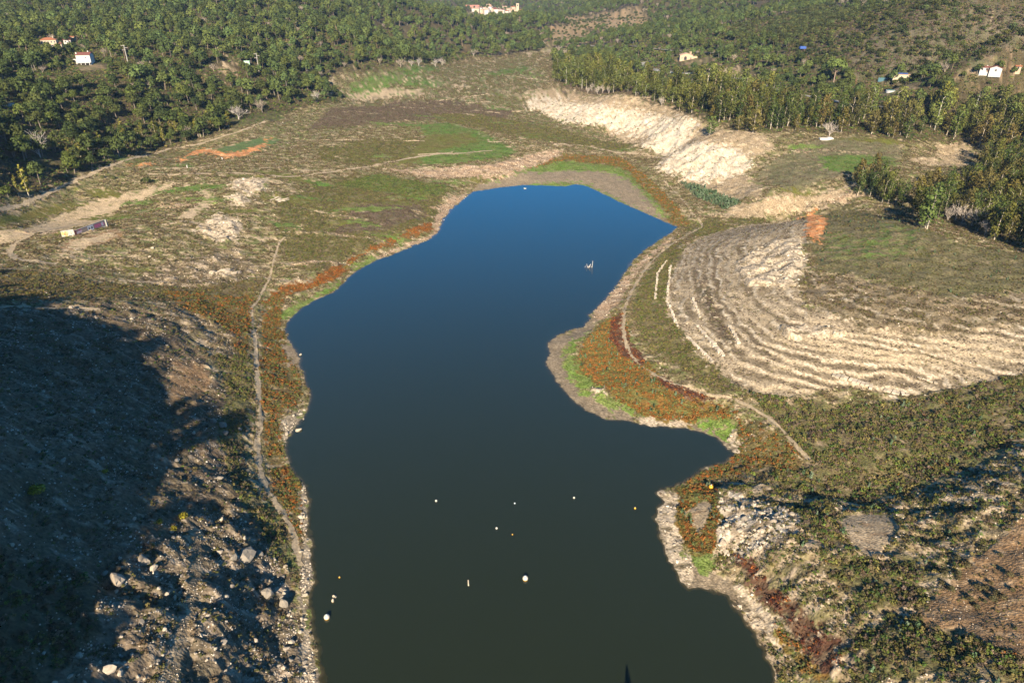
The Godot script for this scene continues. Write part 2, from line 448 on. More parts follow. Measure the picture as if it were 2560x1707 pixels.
func paint_all() -> void:
	paint("forest", [-282.4, -292.9, -256.8, -335.6, -256.7, -356, -252.7, -383.4, -255.7, -396.5, -247.9, -417.4, -258, -486.3, -240.7, -509.9, -224.6, -536, -213.6, -562.8, -201.3, -613.5, -187.3, -645.8, -167.5, -679.1, -168.5, -721.1, -195.1, -754.5, -195.6, -810.1, -165.1, -824.8, -141.1, -861.7, -111.3, -959.1, -61.3, -1081.9, 2.6, -1101.1, 41.9, -1112.7, 113.3, -1295.1, 383.5, -4383.3, -4134.6, -1504.9, -492.4, -86.8])
	paint("forest", [44.7, -839.1, 55.6, -745.1, 75, -714.6, 96.1, -652.4, 114.4, -620, 125.4, -598.9, 134.1, -571.3, 139.3, -535.4, 148, -518, 161.8, -499.5, 176.9, -489.1, 204.9, -491, 235, -490, 260.4, -472.9, 279.8, -480.4, 295.4, -492.6, 317.2, -482, 330.6, -449.5, 422.9, -153.9, 4250.1, -1138.8, 306.9, -4389.3, 90.7, -1296.8, 60.5, -1094.3])
	paint("hillscrub", [443.9, -1072.5, 305.7, -1008.3, 265, -959.8, 288.2, -814.6, 283.8, -710, 314.5, -644.2, 336.8, -636.7, 343.1, -538.6, 383.4, -531.1, 468.2, -668.2, 391.7, -743])
	paint("orchard", [109.2, -1666.9, 249.3, -1428.9, 245.6, -1314.3, 164.2, -1264.3, 88.8, -1345.9])
	paint("orchard", [54.7, -1273.8, 119.1, -1336.9, 139.7, -1239, 100.5, -1112.1, 63.4, -1150.6])
	paint("valley", [-199.7, -561.7, -166.9, -694.9, -176.5, -782.7, -151.6, -831.5, -102.8, -986.4, 15.3, -1082.3, 44.7, -839.1, 30.1, -780.8, 10.7, -731.5, 44.3, -631.9, 82, -589.4, 99.4, -541.2, 87.6, -529.2, 41.7, -538.2, 8.2, -551, -28.1, -598.5, -66.2, -611.1, -130.8, -562, -163, -494.9, -181.2, -467.1])
	paint("grass", [-174.9, -774.3, -136.8, -831.3, -99.6, -953.8, -88.3, -894.5, -132.2, -798.9, -142.3, -745.3, -169, -744.9])
	paint("grass", [-49.9, -870.5, 13.7, -959.8, 34.8, -913.8, -13.6, -874.7])
	paint("grass", [-140.1, -788.2, -106.6, -825.1, -71.1, -811.5, -81.3, -766.9])
	paint("drysoil", [-170, -718.4, -157.1, -752.7, -126.9, -763.2, -96.6, -760, -88.7, -729.4, -121.2, -724.7, -148.6, -707.3])
	paint("purple", [-164.4, -647.7, -118.6, -707.6, -32.6, -706.2, 1.7, -705, -6.3, -639.8, -74.6, -619.2, -118.2, -588.3, -163.9, -556.4])
	paint("olive", [-73.9, -649.4, -30.9, -664.4, 45.6, -594.1, 94.6, -553.1, 87.6, -529.2, 45.3, -540.3, 8.3, -559.5, -31.6, -594.2, -66.6, -615.1])
	paint("grass", [-79.6, -598, -54.8, -609.7, -27.3, -580.2, 4.5, -510.3, -5, -494.6, -38.1, -478.1, -64.7, -472.8, -78.2, -483.9, -64.8, -529.7])
	paint("olive", [-141.9, -496.8, -108.6, -535.3, -73, -542.7, -72.9, -490.7, -95.5, -462.4, -127.4, -462.3])
	paint("yellowgreen", [-68, -558.6, -34, -571, -25.6, -541.1, -55.8, -504.9, -65.4, -479, -81.9, -468.6, -74.4, -502.1])
	paint("greenstrip", [-246.6, -288.6, -243.9, -314.4, -251, -380.1, -243.8, -408.6, -244.7, -459.1, -233.7, -500.2, -209.6, -550.5, -201.5, -546.4, -225.2, -487.3, -236.8, -425.9, -243.8, -388.4, -245.9, -357.7, -241.3, -310.3])
	paint("field", [-219.6, -450.5, -216.9, -489.5, -202.8, -510.6, -189.1, -528, -171.6, -524, -176.4, -488.3, -192, -480.3, -215.3, -493.4, -215.6, -457.6])
	paint("orange", [-221.4, -450.1, -222.9, -471.1, -227.1, -495.4, -219, -498.7, -197.8, -481.2, -188.7, -488.4, -183.3, -509.8, -185.3, -528.4, -179.9, -515.2, -177.8, -492.8, -181.2, -467.1, -191.2, -462.1, -214.6, -483.6, -219.8, -477.9, -217, -457.5])
	paint("orange", [-239.1, -429.7, -232.6, -445.4, -229.4, -435.6, -237.1, -426.7])
	paint("stony", [-158.3, -263.1, -150, -285, -131.3, -307.3, -112.5, -286.3, -118.4, -260.3, -140.7, -255.5])
	paint("yellowgreen", [-251.7, -297.4, -250, -324, -248.8, -347.9, -235.7, -376.5, -235.4, -366.7, -242.8, -340.2, -240.7, -309.3, -246.6, -288.6])
	paint("drysoil", [-249.4, -293.3, -239, -306.6, -234.3, -314.2, -238.7, -347.8, -231.7, -378, -219.8, -388.9, -205.7, -397.4, -200.6, -403.7, -196.6, -385.2, -212.9, -369.1, -213.6, -347.2, -204.7, -331.6, -215.7, -313.9, -226, -304.4, -225.4, -291.2, -242.8, -282.8])
	paint("drysoil", [-198.9, -399.6, -184.2, -389.2, -168.8, -368.9, -168.9, -351.3, -171.5, -336.3, -161.6, -333.6, -162.1, -351.5, -161.7, -369, -181.5, -388.6])
	paint("brown", [-203.5, -290.5, -197.4, -304, -187.5, -320.1, -181, -303.1, -188.1, -287, -194.9, -279.2])
	paint("drysoil", [-201.6, -287.4, -196.5, -298.8, -188.8, -310.5, -185.5, -300.4, -190, -283.6])
	paint("rock", [-162.8, -399.6, -157.6, -414.5, -146, -412.4, -141.5, -389.3, -146.1, -375.7, -160.7, -385.2])
	paint("rock", [-158.2, -369.3, -154.4, -379, -143.1, -368.3, -144.8, -360.8, -152, -361.6])
	paint("rock", [-155.1, -320.1, -154.2, -345.7, -141.6, -341.1, -134.8, -330.5, -136, -309.5, -147.4, -313.4])
	paint("rock", [-137.2, -383.3, -124.4, -380.7, -123.7, -369.7, -132.8, -370.8])
	paint("rock", [-133.3, -275.8, -130.2, -282.5, -120.5, -279.1, -123.2, -273.4])
	paint("olive", [-130.4, -374.6, -113, -424.7, -86.5, -443.5, -48, -424.5, -37.3, -426.4, -43.1, -400.3, -44.6, -363.5, -61.1, -331.6, -78.2, -307.8, -88.7, -284.2, -103.9, -297, -117.1, -328.3])
	paint("greenolive", [-86.5, -443.5, -48, -424.5, -37.3, -426.4, -43.6, -405.5, -55.5, -396.6, -82.2, -403.4, -109.8, -411])
	paint("purple", [-87.4, -376.9, -54.3, -385.8, -46.4, -369.4, -66.5, -338.5, -91.4, -330.3])
	paint("brownscrub", [-199.8, -249, -161.5, -253.1, -135.4, -259.1, -109.8, -277.5, -102.8, -255.6, -126.3, -242.5, -148, -229.8, -161.7, -196.9])
	paint("rust", [-44.9, -361.7, -42.5, -352.2, -60.4, -326.8, -74.3, -308.6, -77.2, -292.5, -80.3, -280.4, -88.8, -269.3, -96.5, -258, -101.3, -259.4, -98.6, -271.5, -87.8, -280.3, -78.9, -300.9, -69.9, -319.5, -55.4, -338.6])
	paint("lush", [-94.5, -248.5, -87, -261.7, -78.8, -277.8, -76.7, -285.5, -76.3, -275.1, -85.5, -256, -90.4, -242.3])
	paint("lush", [-76.5, -298.9, -66.8, -313.1, -63.7, -309.3, -73.3, -295])
	paint("rustmix", [-139.6, -249.7, -107.5, -259.2, -100.4, -235.4, -89.4, -197.8, -98.3, -207, -114.3, -218.7])
	paint("leftslope", [-167.9, -162.4, -158.1, -191.9, -141.6, -218.7, -132.3, -223.1, -118, -214.3, -105, -199.7, -92.4, -184.3, -81.2, -168.6, -72.7, -148.5, -67.1, -137.5, -60.9, -129.4, -54.3, -120.8, -51.4, -114.3, -46.3, -102.6, -42.4, -91.8, -39.8, -85.3, -42, -50, -50, 60, -420, 120, -420, -150])
	paint("olive", [-106.1, -212.7, -88.5, -203, -81.4, -183.6, -78, -164.2, -73.7, -147, -63.3, -133.7, -53.1, -119.8, -51.1, -110, -59.6, -122.5, -68.9, -132.8, -80.9, -154, -87.8, -178.6])
	paint("stony", [-134.6, -233.4, -116.7, -228, -99.9, -219.1, -93.7, -198.2, -108.6, -205.1, -121.6, -215.9])
	paint("brown", [-105.7, -186.1, -94.4, -189.5, -92.4, -174.6, -97.2, -161.2])
	paint("scree", [-73.1, -117.9, -67.6, -124.4, -53.5, -114.8, -47.2, -102.5, -42.4, -91.8, -39.4, -85.4, -39.1, -82.5, -73.2, -62.5, -76.3, -72.6, -78.7, -89.5, -74.4, -102.5])
	paint("shadescrub", [-91.6, -83.3, -86.9, -90, -82, -91.6, -74.5, -89.3, -71, -79.4, -70.3, -67.9, -70.4, -62.8, -76.5, -57.5])
	paint("rustmix", [-102.8, -255.6, -95.9, -265.3, -91.7, -241.2, -82.2, -219.9, -71.6, -198.5, -67.8, -184.8, -71.4, -173.9, -65.4, -157.8, -56.3, -142.6, -51.7, -129.5, -50.6, -121.9, -56.6, -128.4, -64.9, -144.7, -74.5, -167.6, -84.9, -198.4, -92.5, -223.4])
	paint("rubble", [-71.2, -113.4, -68.9, -115.2, -63.7, -103.4, -60.6, -91.1, -58.5, -83.3, -56.3, -72.9, -58.8, -71.6, -60.7, -82, -62.3, -90, -65.9, -101.9])
	paint("stones", [-70.2, -174.3, -65.5, -181.3, -64, -175.5, -66, -164.1, -65.4, -157.8])
	paint("stones", [-57.4, -146.4, -55.1, -144.7, -48.4, -122.1, -45.7, -115.3, -44.5, -110.1, -45.3, -107.6, -44.5, -102.8, -41.4, -95.2, -37, -85.6, -35.9, -81, -39.4, -80.7, -45.4, -102.7, -50.6, -121.9])
	paint("mud", [-86.2, -222.8, -80.2, -224.1, -75.5, -213.9, -73.2, -204.5, -79.2, -209.8])
	paint("rustmix", [-13.2, -447.2, -1.7, -456.8, 37, -516.7, 78.9, -513.1, 83.8, -482.7, 93.5, -421.4, 94.7, -376.3, 98.2, -359.4, 87.8, -359.8, 83.3, -394.7, 76.8, -455.6, 67.9, -477.9, 38.7, -492.7])
	paint("lush", [-24.1, -435.6, -1.7, -455.7, 16.4, -478.3, 39.3, -501.4, 68.7, -483.8, 78.3, -465.8, 85.6, -407.4, 88, -372.8, 83.9, -370.6])
	paint("mud", [-24.8, -426.4, -18.3, -431.2, 21.2, -447.2, 48.5, -447.3, 72.6, -391.2, 89.8, -357, 86, -368.8, 83.8, -390.6, 79.8, -429, 73.9, -456, 63.8, -468.5, 37.4, -474.1, 13.1, -466.4, -7.5, -449.6, -22.8, -438.5])
	paint("pinkrock", [-85.9, -456.7, -63.1, -459.5, -34.8, -473, -19.8, -472.4, -4.9, -485.2, 20.7, -515.5, 37.4, -523.9, 37.4, -511.7, 13.3, -476.1, -1.7, -455.7, -16, -447.7, -26.2, -451, -49.8, -442.7, -73.4, -450.4])
	paint("pinkrock", [-44.5, -387.7, -38.5, -406.8, -27.8, -427.2, -24.3, -427.4, -30.7, -407.1, -35.2, -391.1, -37.9, -369.2, -39.2, -347.3, -42.1, -339.6, -42.1, -358])
	paint("pinkrock", [-39.2, -347.3, -42.1, -339.6, -49.8, -328.4, -62.6, -313, -65.2, -313.5, -52.4, -331.7, -43.7, -344.2, -41.2, -352.8])
	paint("purple", [111, -917.3, 119.9, -608.2, 128.1, -593.9, 111.1, -622.3, 55.1, -738])
	paint("soilbank", [6.4, -757, 18.1, -770.5, 38.2, -755.1, 66.8, -719.7, 88.8, -655.6, 114.4, -620, 128.3, -595.5, 136.4, -566.3, 140.4, -525.7, 149.4, -498.6, 174.9, -482.8, 171.7, -453.1, 146.6, -441.5, 147.7, -393.2, 139.1, -380.6, 121.7, -405.1, 108.7, -442.6, 96, -466.6, 118.7, -512, 100.5, -527.9, 76.5, -607.3, 27, -689.3])
	paint("cliff", [10.7, -731.5, 28.6, -738.6, 52.8, -701.4, 82.6, -633.5, 108.8, -605.4, 125, -575.9, 133.2, -550.9, 137.4, -525.6, 135.9, -517.5, 127.6, -512.3, 115.6, -485.3, 105.7, -519.3, 98.7, -533.1, 108.1, -553.8, 92.4, -586.8, 76.5, -607.3, 47.3, -619.1, 27, -689.3])
	paint("cliff", [96, -466.6, 110.9, -483.6, 124.1, -491.2, 137.1, -473.3, 150.2, -456.2, 155.9, -436.2, 143.6, -430, 126.9, -426.4, 117.6, -432.8, 109.2, -445.6])
	paint("drygrass", [192.1, -463.4, 234.2, -480.9, 261.2, -461.6, 238.1, -426.3, 198.6, -397.5, 181.7, -392.3, 152.8, -379.2, 152.2, -423.4, 171.3, -442.9])
	paint("grass", [193.6, -436.6, 213.4, -438.3, 241, -432.1, 200.3, -401.4, 188, -408.5])
	paint("soilbank", [111.7, -366.6, 127.5, -380.9, 138.5, -377.9, 165.6, -379.7, 188.7, -378.9, 187.2, -370.3, 169.7, -369.9, 147.6, -366.1, 124.8, -362.3])
	paint("olive", [93.4, -358.3, 109.9, -359.8, 139.6, -363.7, 122.6, -340.8, 101.7, -322.4, 92.6, -327.9])
	paint("bluegreen", [107.4, -436.3, 123.6, -412.9, 129.5, -379.6, 119.3, -377.3, 111, -404])
	paint("soilbank", [247.9, -434.7, 270.5, -450.2, 299.6, -440.9, 286.3, -428, 253, -423.2])
	paint("soilbank", [295.7, -486.2, 316.4, -486, 311.9, -466.7, 276.5, -425.4, 278.7, -454.3])
	paint("terrace", [76.8, -308.7, 94.2, -325.8, 125.9, -350.5, 155.8, -362.5, 124.5, -275.9, 107.6, -238.7, 104.3, -221, 115.5, -211.7, 135.3, -207.7, 171.3, -208, 190.7, -206.3, 168.1, -171.7, 151.9, -174.1, 133.5, -174.6, 119.7, -174.1, 103.9, -179.7, 90.6, -179.3, 83.1, -176.3, 74, -181.4, 66.6, -194.8, 62.1, -212.9, 59.5, -238.3, 64.6, -268.6])
	paint("knollgrass", [159.6, -360.4, 183.4, -359.2, 172.6, -282.5, 176.6, -257.6, 198.8, -250.9, 211.3, -235.4, 194.6, -212, 178.1, -219.1, 153, -214, 132.6, -234.3, 118.9, -247.4, 126, -275.2])
	paint("knollgreen", [126.3, -266.6, 138, -283, 147.6, -274.2, 163.3, -289.8, 170.3, -281.8, 164.5, -257.6, 155.2, -253.8, 147.4, -246, 142, -251.9, 131.4, -246.2, 125.6, -254])
	paint("orange", [157.8, -361.5, 168.5, -366.6, 139.1, -292.5, 129, -273.7, 128.1, -285.7])
	paint("rock", [94.2, -269.9, 110.9, -283.7, 125.9, -287.1, 118.4, -257.1, 106.9, -236.9, 91.9, -244.8])
	paint("rock", [92.3, -211.1, 101.6, -209, 111.9, -202, 104.7, -201.3, 93, -204.2])
	paint("knollscrub", [114.6, -249.1, 131.8, -232.5, 153, -214, 176.3, -216.1, 190.7, -206.3, 182.2, -193.9, 165.2, -197.6, 130.7, -197.4, 116.9, -204.2, 107.3, -216.9, 106.3, -235.1])
	paint("olive", [56, -276.4, 78.8, -322.9, 85, -318, 65.4, -268.1, 59.5, -238.3, 63.6, -206.4, 71.4, -181.8, 64.9, -182.8, 54.9, -200, 47.6, -216.8, 46.8, -242.5])
	paint("purple", [77.2, -265, 78.3, -258.7, 76.1, -221.3, 77.3, -203.8, 74.8, -204.9, 73.4, -222.7])
	paint("orangeveg", [38.8, -245, 43.9, -245.2, 43.1, -217.7, 47.4, -198.5, 53.1, -184.3, 68.2, -174.6, 67.3, -170.7, 56, -171.4, 43.2, -173.8, 35.8, -178.2, 31.5, -187.7, 27.8, -192.2, 21.5, -202.9, 26.1, -220.9])
	paint("darkred", [38.9, -243.7, 42.9, -244, 42.6, -217.8, 46.4, -207.8, 44.1, -200.6, 38.7, -209.2, 35.5, -222.4])
	paint("darkred", [46.9, -196.1, 53.5, -186.8, 62.9, -179.7, 57.4, -178.9, 48, -186.6])
	paint("lush", [27.9, -231.1, 30.6, -232.9, 22.8, -218.3, 23.3, -202.5, 31.1, -184.5, 39.2, -177.8, 36.1, -175.6, 24, -182.4, 16.7, -201.2, 17.8, -219.5])
	paint("mud", [30.9, -248.9, 28.6, -237.8, 12, -225.9, 11.2, -205, 22.3, -178.1, 35.7, -172.7, 38.6, -176.6, 30.6, -179.8, 21.9, -189.4, 17.4, -203.9, 17.6, -218.6, 27.7, -228.6, 35.1, -242.7, 38.3, -255.3])
	paint("rock", [38.6, -177, 40.8, -175.2, 53, -172.9, 53.2, -170.6, 42.6, -170.4, 38.2, -171.8])
	paint("rock", [25.5, -190.3, 30.2, -188.5, 30.1, -185.3, 26.3, -184.8])
	paint("pinkrock", [46.9, -278.4, 55.3, -295.9, 64.2, -312.4, 84.6, -344.4, 84.1, -337, 67.9, -310.3, 56.3, -289.4, 43.6, -255.1, 35.9, -242.3, 30.9, -243.7, 34.8, -256])
	paint("lush", [56.4, -173.7, 65.2, -172.2, 66.1, -164.9, 64.6, -159.3, 61.1, -165.7, 56.4, -170.5])
	paint("mud", [53.4, -171.6, 60.4, -168.1, 64.3, -158.1, 62.2, -155.8, 58.4, -165.4, 53, -169.6])
	paint("dense", [73.7, -180.4, 89.4, -175.7, 106.9, -171.2, 126.3, -172.4, 153.2, -176.2, 190, -172.2, 180.3, -158.9, 135.5, -148.3, 112.7, -137.2, 88.3, -132, 74.9, -136.2, 61.8, -146.8, 80.6, -148.3, 78.7, -163.3])
	paint("rustmix", [67.1, -169.9, 74.4, -165.2, 79.5, -148.4, 74.9, -145, 61.8, -146.8, 44.7, -143.5, 53.3, -149.9, 63.9, -157.8])
	paint("rock", [63.6, -165.7, 66.3, -166.7, 65.1, -157.6, 62.2, -155.8])
	paint("southbank", [44.5, -142.6, 59.9, -144.5, 68.9, -135.3, 86.7, -129.1, 110.6, -134.2, 131.1, -142.4, 178.2, -156, 127, -95.5, 150, -50, 95, -30, 59.4, -84, 51.1, -85.6, 51, -93.2, 48.3, -103.5, 41.2, -109.1])
	paint("dense", [61.4, -127.4, 72.7, -124.6, 79.1, -120.8, 69.6, -109, 67, -111.7, 65.4, -119.9])
	paint("brown", [117.4, -116.7, 110.4, -112.4, 102.1, -107.6, 93.9, -102.5, 77.2, -90.9, 75.6, -82.8, 80.4, -78.8, 88.4, -74.6])
	paint("sand", [75.4, -120.5, 79.7, -123, 89, -122.4, 86.1, -115.1, 76.9, -106.2, 74.6, -107.6, 73.7, -115.9])
	paint("whitestone", [49.9, -129.2, 55.8, -135.5, 62.2, -129.7, 67.5, -122.4, 62.9, -113.5, 51.9, -114.2, 48, -117.5])
	paint("orangeveg", [43.9, -142.6, 53.9, -143.5, 50.7, -128.7, 47, -117.5, 41.9, -116.7, 40.6, -125.9])
	paint("sand", [44.3, -132.9, 48.4, -135.6, 50.5, -132.6, 47.4, -126.7, 44.5, -123.8])
	paint("rock", [37.5, -142.1, 43.3, -141.1, 40.9, -128.9, 40.9, -116.8, 41.6, -110, 39.5, -108.2, 35.9, -119.3, 35.2, -129.7])
	paint("lush", [41.1, -117.5, 47.2, -117.5, 46.5, -113, 41.9, -113.3])
	paint("mud", [41.2, -113.6, 46.9, -112.6, 49.8, -108.4, 48.8, -104.6, 44.7, -107.7, 39.3, -108.6])
	paint("darkred", [50.6, -116.5, 53.6, -112, 57.4, -100.7, 60.8, -91.4, 61.7, -84.1, 59.6, -84.6, 56.9, -94.5, 53.2, -105])
	paint("rock", [49.9, -109.6, 52.1, -106.7, 53.9, -100.7, 55.8, -92.2, 54, -91.7, 50.8, -98.1, 48.3, -106.1])
	paint("orangeveg", [53.9, -98.2, 57.2, -91.8, 59.8, -83.1, 56.1, -84.9, 54.8, -91.7])
	paint("dense", [65.9, -108.9, 71.6, -105.1, 83.9, -104.5, 79.3, -91.8, 69.4, -92.6, 64.9, -101.5])
	paint("dense", [64.2, -88.5, 77.5, -86, 86.8, -77.4, 85.1, -69.9, 61.2, -79.5])
	paint("yard", [-431.7, -677.4, -415.4, -713, -391, -670.8, -406.2, -646.1])
	paint("yard", [-365.4, -606.3, -339.3, -614.4, -328.9, -597.3, -344.1, -580])
	paint("yard", [193.4, -886.3, 231.8, -845.8, 224.8, -817.3, 192, -841.5])
	paint("soilbank", [218.2, -790.8, 240.7, -773.5, 244.6, -712.6, 229.3, -731.7, 217.6, -770.1])
	paint("yard", [310.6, -633.5, 315.1, -568.6, 309.5, -550.1, 287.3, -569.3])
	paint("yard", [330.1, -546.2, 365, -527.3, 366.9, -525, 329.7, -537.6])
	paint("yard", [-123, -2025.1, 29.9, -2177.1, 25.2, -1827.6, -80.2, -1315.6])
	paint("soilbank", [-278.9, -676.5, -257, -694.3, -253.7, -676.3, -271.4, -665.2])
	paint("glade", [-273.7, -387.9, -273, -415.3, -261.2, -394.2, -263, -377.2, -266.4, -374.5])
	paint("glade", [-229.4, -564.2, -203.8, -622, -190.5, -595.1, -216.1, -549.9])
	pass
	paint_way(2.6, [-258.5, -294, -254.1, -330.6, -252.8, -351.9, -252.7, -383.4, -248.3, -412.9, -245.7, -444.7, -245.9, -492.5, -230.8, -508.9, -212.1, -537.9, -206.3, -555.9, -202.1, -580.5], "way")
	paint_way(2.2, [-222.3, -417.1, -197.6, -415.4, -171.3, -416.2, -142.7, -417.1, -129.1, -425.2, -111.8, -444.1, -90.3, -466.2, -75.2, -484.6, -55.2, -499.1, -36.7, -503.9, -14.8, -514], "way")
	paint_way(1, [-113.3, -326.2, -114.1, -318, -110.2, -296.5, -106.3, -275.6, -104.4, -255.2, -103, -244.6, -97, -228.7], "way")
	paint_way(1.6, [-97, -228.7, -87.7, -203.9, -80.6, -184.2, -75.9, -171.4, -74, -163.2, -71.5, -155.4, -68.3, -147.6, -63.3, -138.3, -57.5, -131.5, -52.5, -123.1, -48.7, -115], "way")
	paint_way(2, [-160.4, -179, -156.8, -190.2, -150.1, -198.8, -138.5, -208.2], "way")
	paint_way(1.3, [98.9, -442.4, 102.1, -410.7, 101.4, -373.9, 101.7, -352.9, 85.4, -333.2, 66.9, -304.8, 55.7, -280, 46.4, -253, 41.7, -227.9, 42.2, -207.1, 46.9, -196.1, 53.7, -187.5, 63.3, -181.4, 70.1, -176.8, 75.5, -168.8, 78.1, -161.3, 80.3, -150.8, 81, -147.9], "way")
	paint_way(4, [31.6, -537.4, 56, -546.5, 80.5, -525.3, 104.4, -511.3, 107.4, -480.8], "way")
	paint_way(2.8, [-213.4, -342.7, -222.7, -328.3, -223.9, -301, -220, -284.6, -204.8, -266.3, -188.8, -265.8], "way")
	paint_way(2.5, [-172.8, -324.8, -160.3, -330.3, -144.5, -322, -130.8, -312], "way")
	paint_way(6, [284.1, -532.4, 262.3, -557.1, 252.4, -609.8, 239.7, -659, 227.7, -725.8, 204.8, -773.3, 184.3, -805.6, 167.6, -842.8, 158.6, -871.8, 157.2, -889.4, 163.5, -899.2, 174.6, -896.3], "roadway")
	paint_way(6, [107.3, -1115.7, 150.8, -1053.8, 172.6, -1000.2, 200.7, -938, 237.4, -869], "roadway")
	paint_way(2.2, [-76.1, -712.5, -51.2, -729.4, -25.7, -759.2], "way")
	paint_way(2.2, [-45.6, -708.6, -20.3, -727.8], "way")
	paint_way(2.4, [-93.6, -950.6, -67.9, -986.7], "way")
	paint_way(3, [-37, -942, -14.9, -964.3], "way")
	paint_way(2.5, [-8.4, -875.1, 22.4, -852.4, 41.4, -823.1], "way")
	paint_way(2, [-35.8, -681.4, -10.8, -679.5], "way")
	paint_way(2, [-2.5, -693.6, 14.5, -699.9], "way")
	paint_way(2.2, [-18.9, -541.4, 8.1, -538.3], "way")
	paint_way(1.6, [-67.6, -497.4, -43.2, -506], "way")
	paint_way(1.4, [-155, -522.7, -108.1, -532.4, -67.4, -537.8], "way")

# a thin-plate surface through the surveyed heights, in bearing and log distance
func solve() -> Array:
	var n := HEIGHTS.size() / 3
	var u := PackedVector2Array()
	var m := []
	for i in n:
		var x: float = HEIGHTS[i * 3]
		var z: float = HEIGHTS[i * 3 + 1]
		u.append(Vector2(atan2(x, -z), log(sqrt(x * x + z * z) / 100.0)))
	for i in n + 3:
		var row := PackedFloat64Array()
		row.resize(n + 4)
		m.append(row)
	for i in n:
		var row: PackedFloat64Array = m[i]
		for j in n:
			var d := u[i].distance_squared_to(u[j])
			row[j] = d * log(d) if d > 1e-12 else 0.0
		row[i] = 0.0001
		row[n] = 1.0
		row[n + 1] = u[i].x
		row[n + 2] = u[i].y
		row[n + 3] = HEIGHTS[i * 3 + 2]
		m[i] = row
		m[n][i] = 1.0
		m[n + 1][i] = u[i].x
		m[n + 2][i] = u[i].y
	var size := n + 3
	for k in size:
		var best := k
		for i in range(k + 1, size):
			if absf(m[i][k]) > absf(m[best][k]):
				best = i
		var swap: PackedFloat64Array = m[k]
		m[k] = m[best]
		m[best] = swap
		var top: PackedFloat64Array = m[k]
		for i in range(k + 1, size):
			var row: PackedFloat64Array = m[i]
			var f := row[k] / top[k]
			if f != 0.0:
				for j in range(k, size + 1):
					row[j] -= f * top[j]
				m[i] = row
	var w := PackedFloat64Array()
	w.resize(size)
	for k in range(size - 1, -1, -1):
		var row: PackedFloat64Array = m[k]
		var s := row[size]
		for j in range(k + 1, size):
			s -= row[j] * w[j]
		w[k] = s / row[k]
	return [u, w]

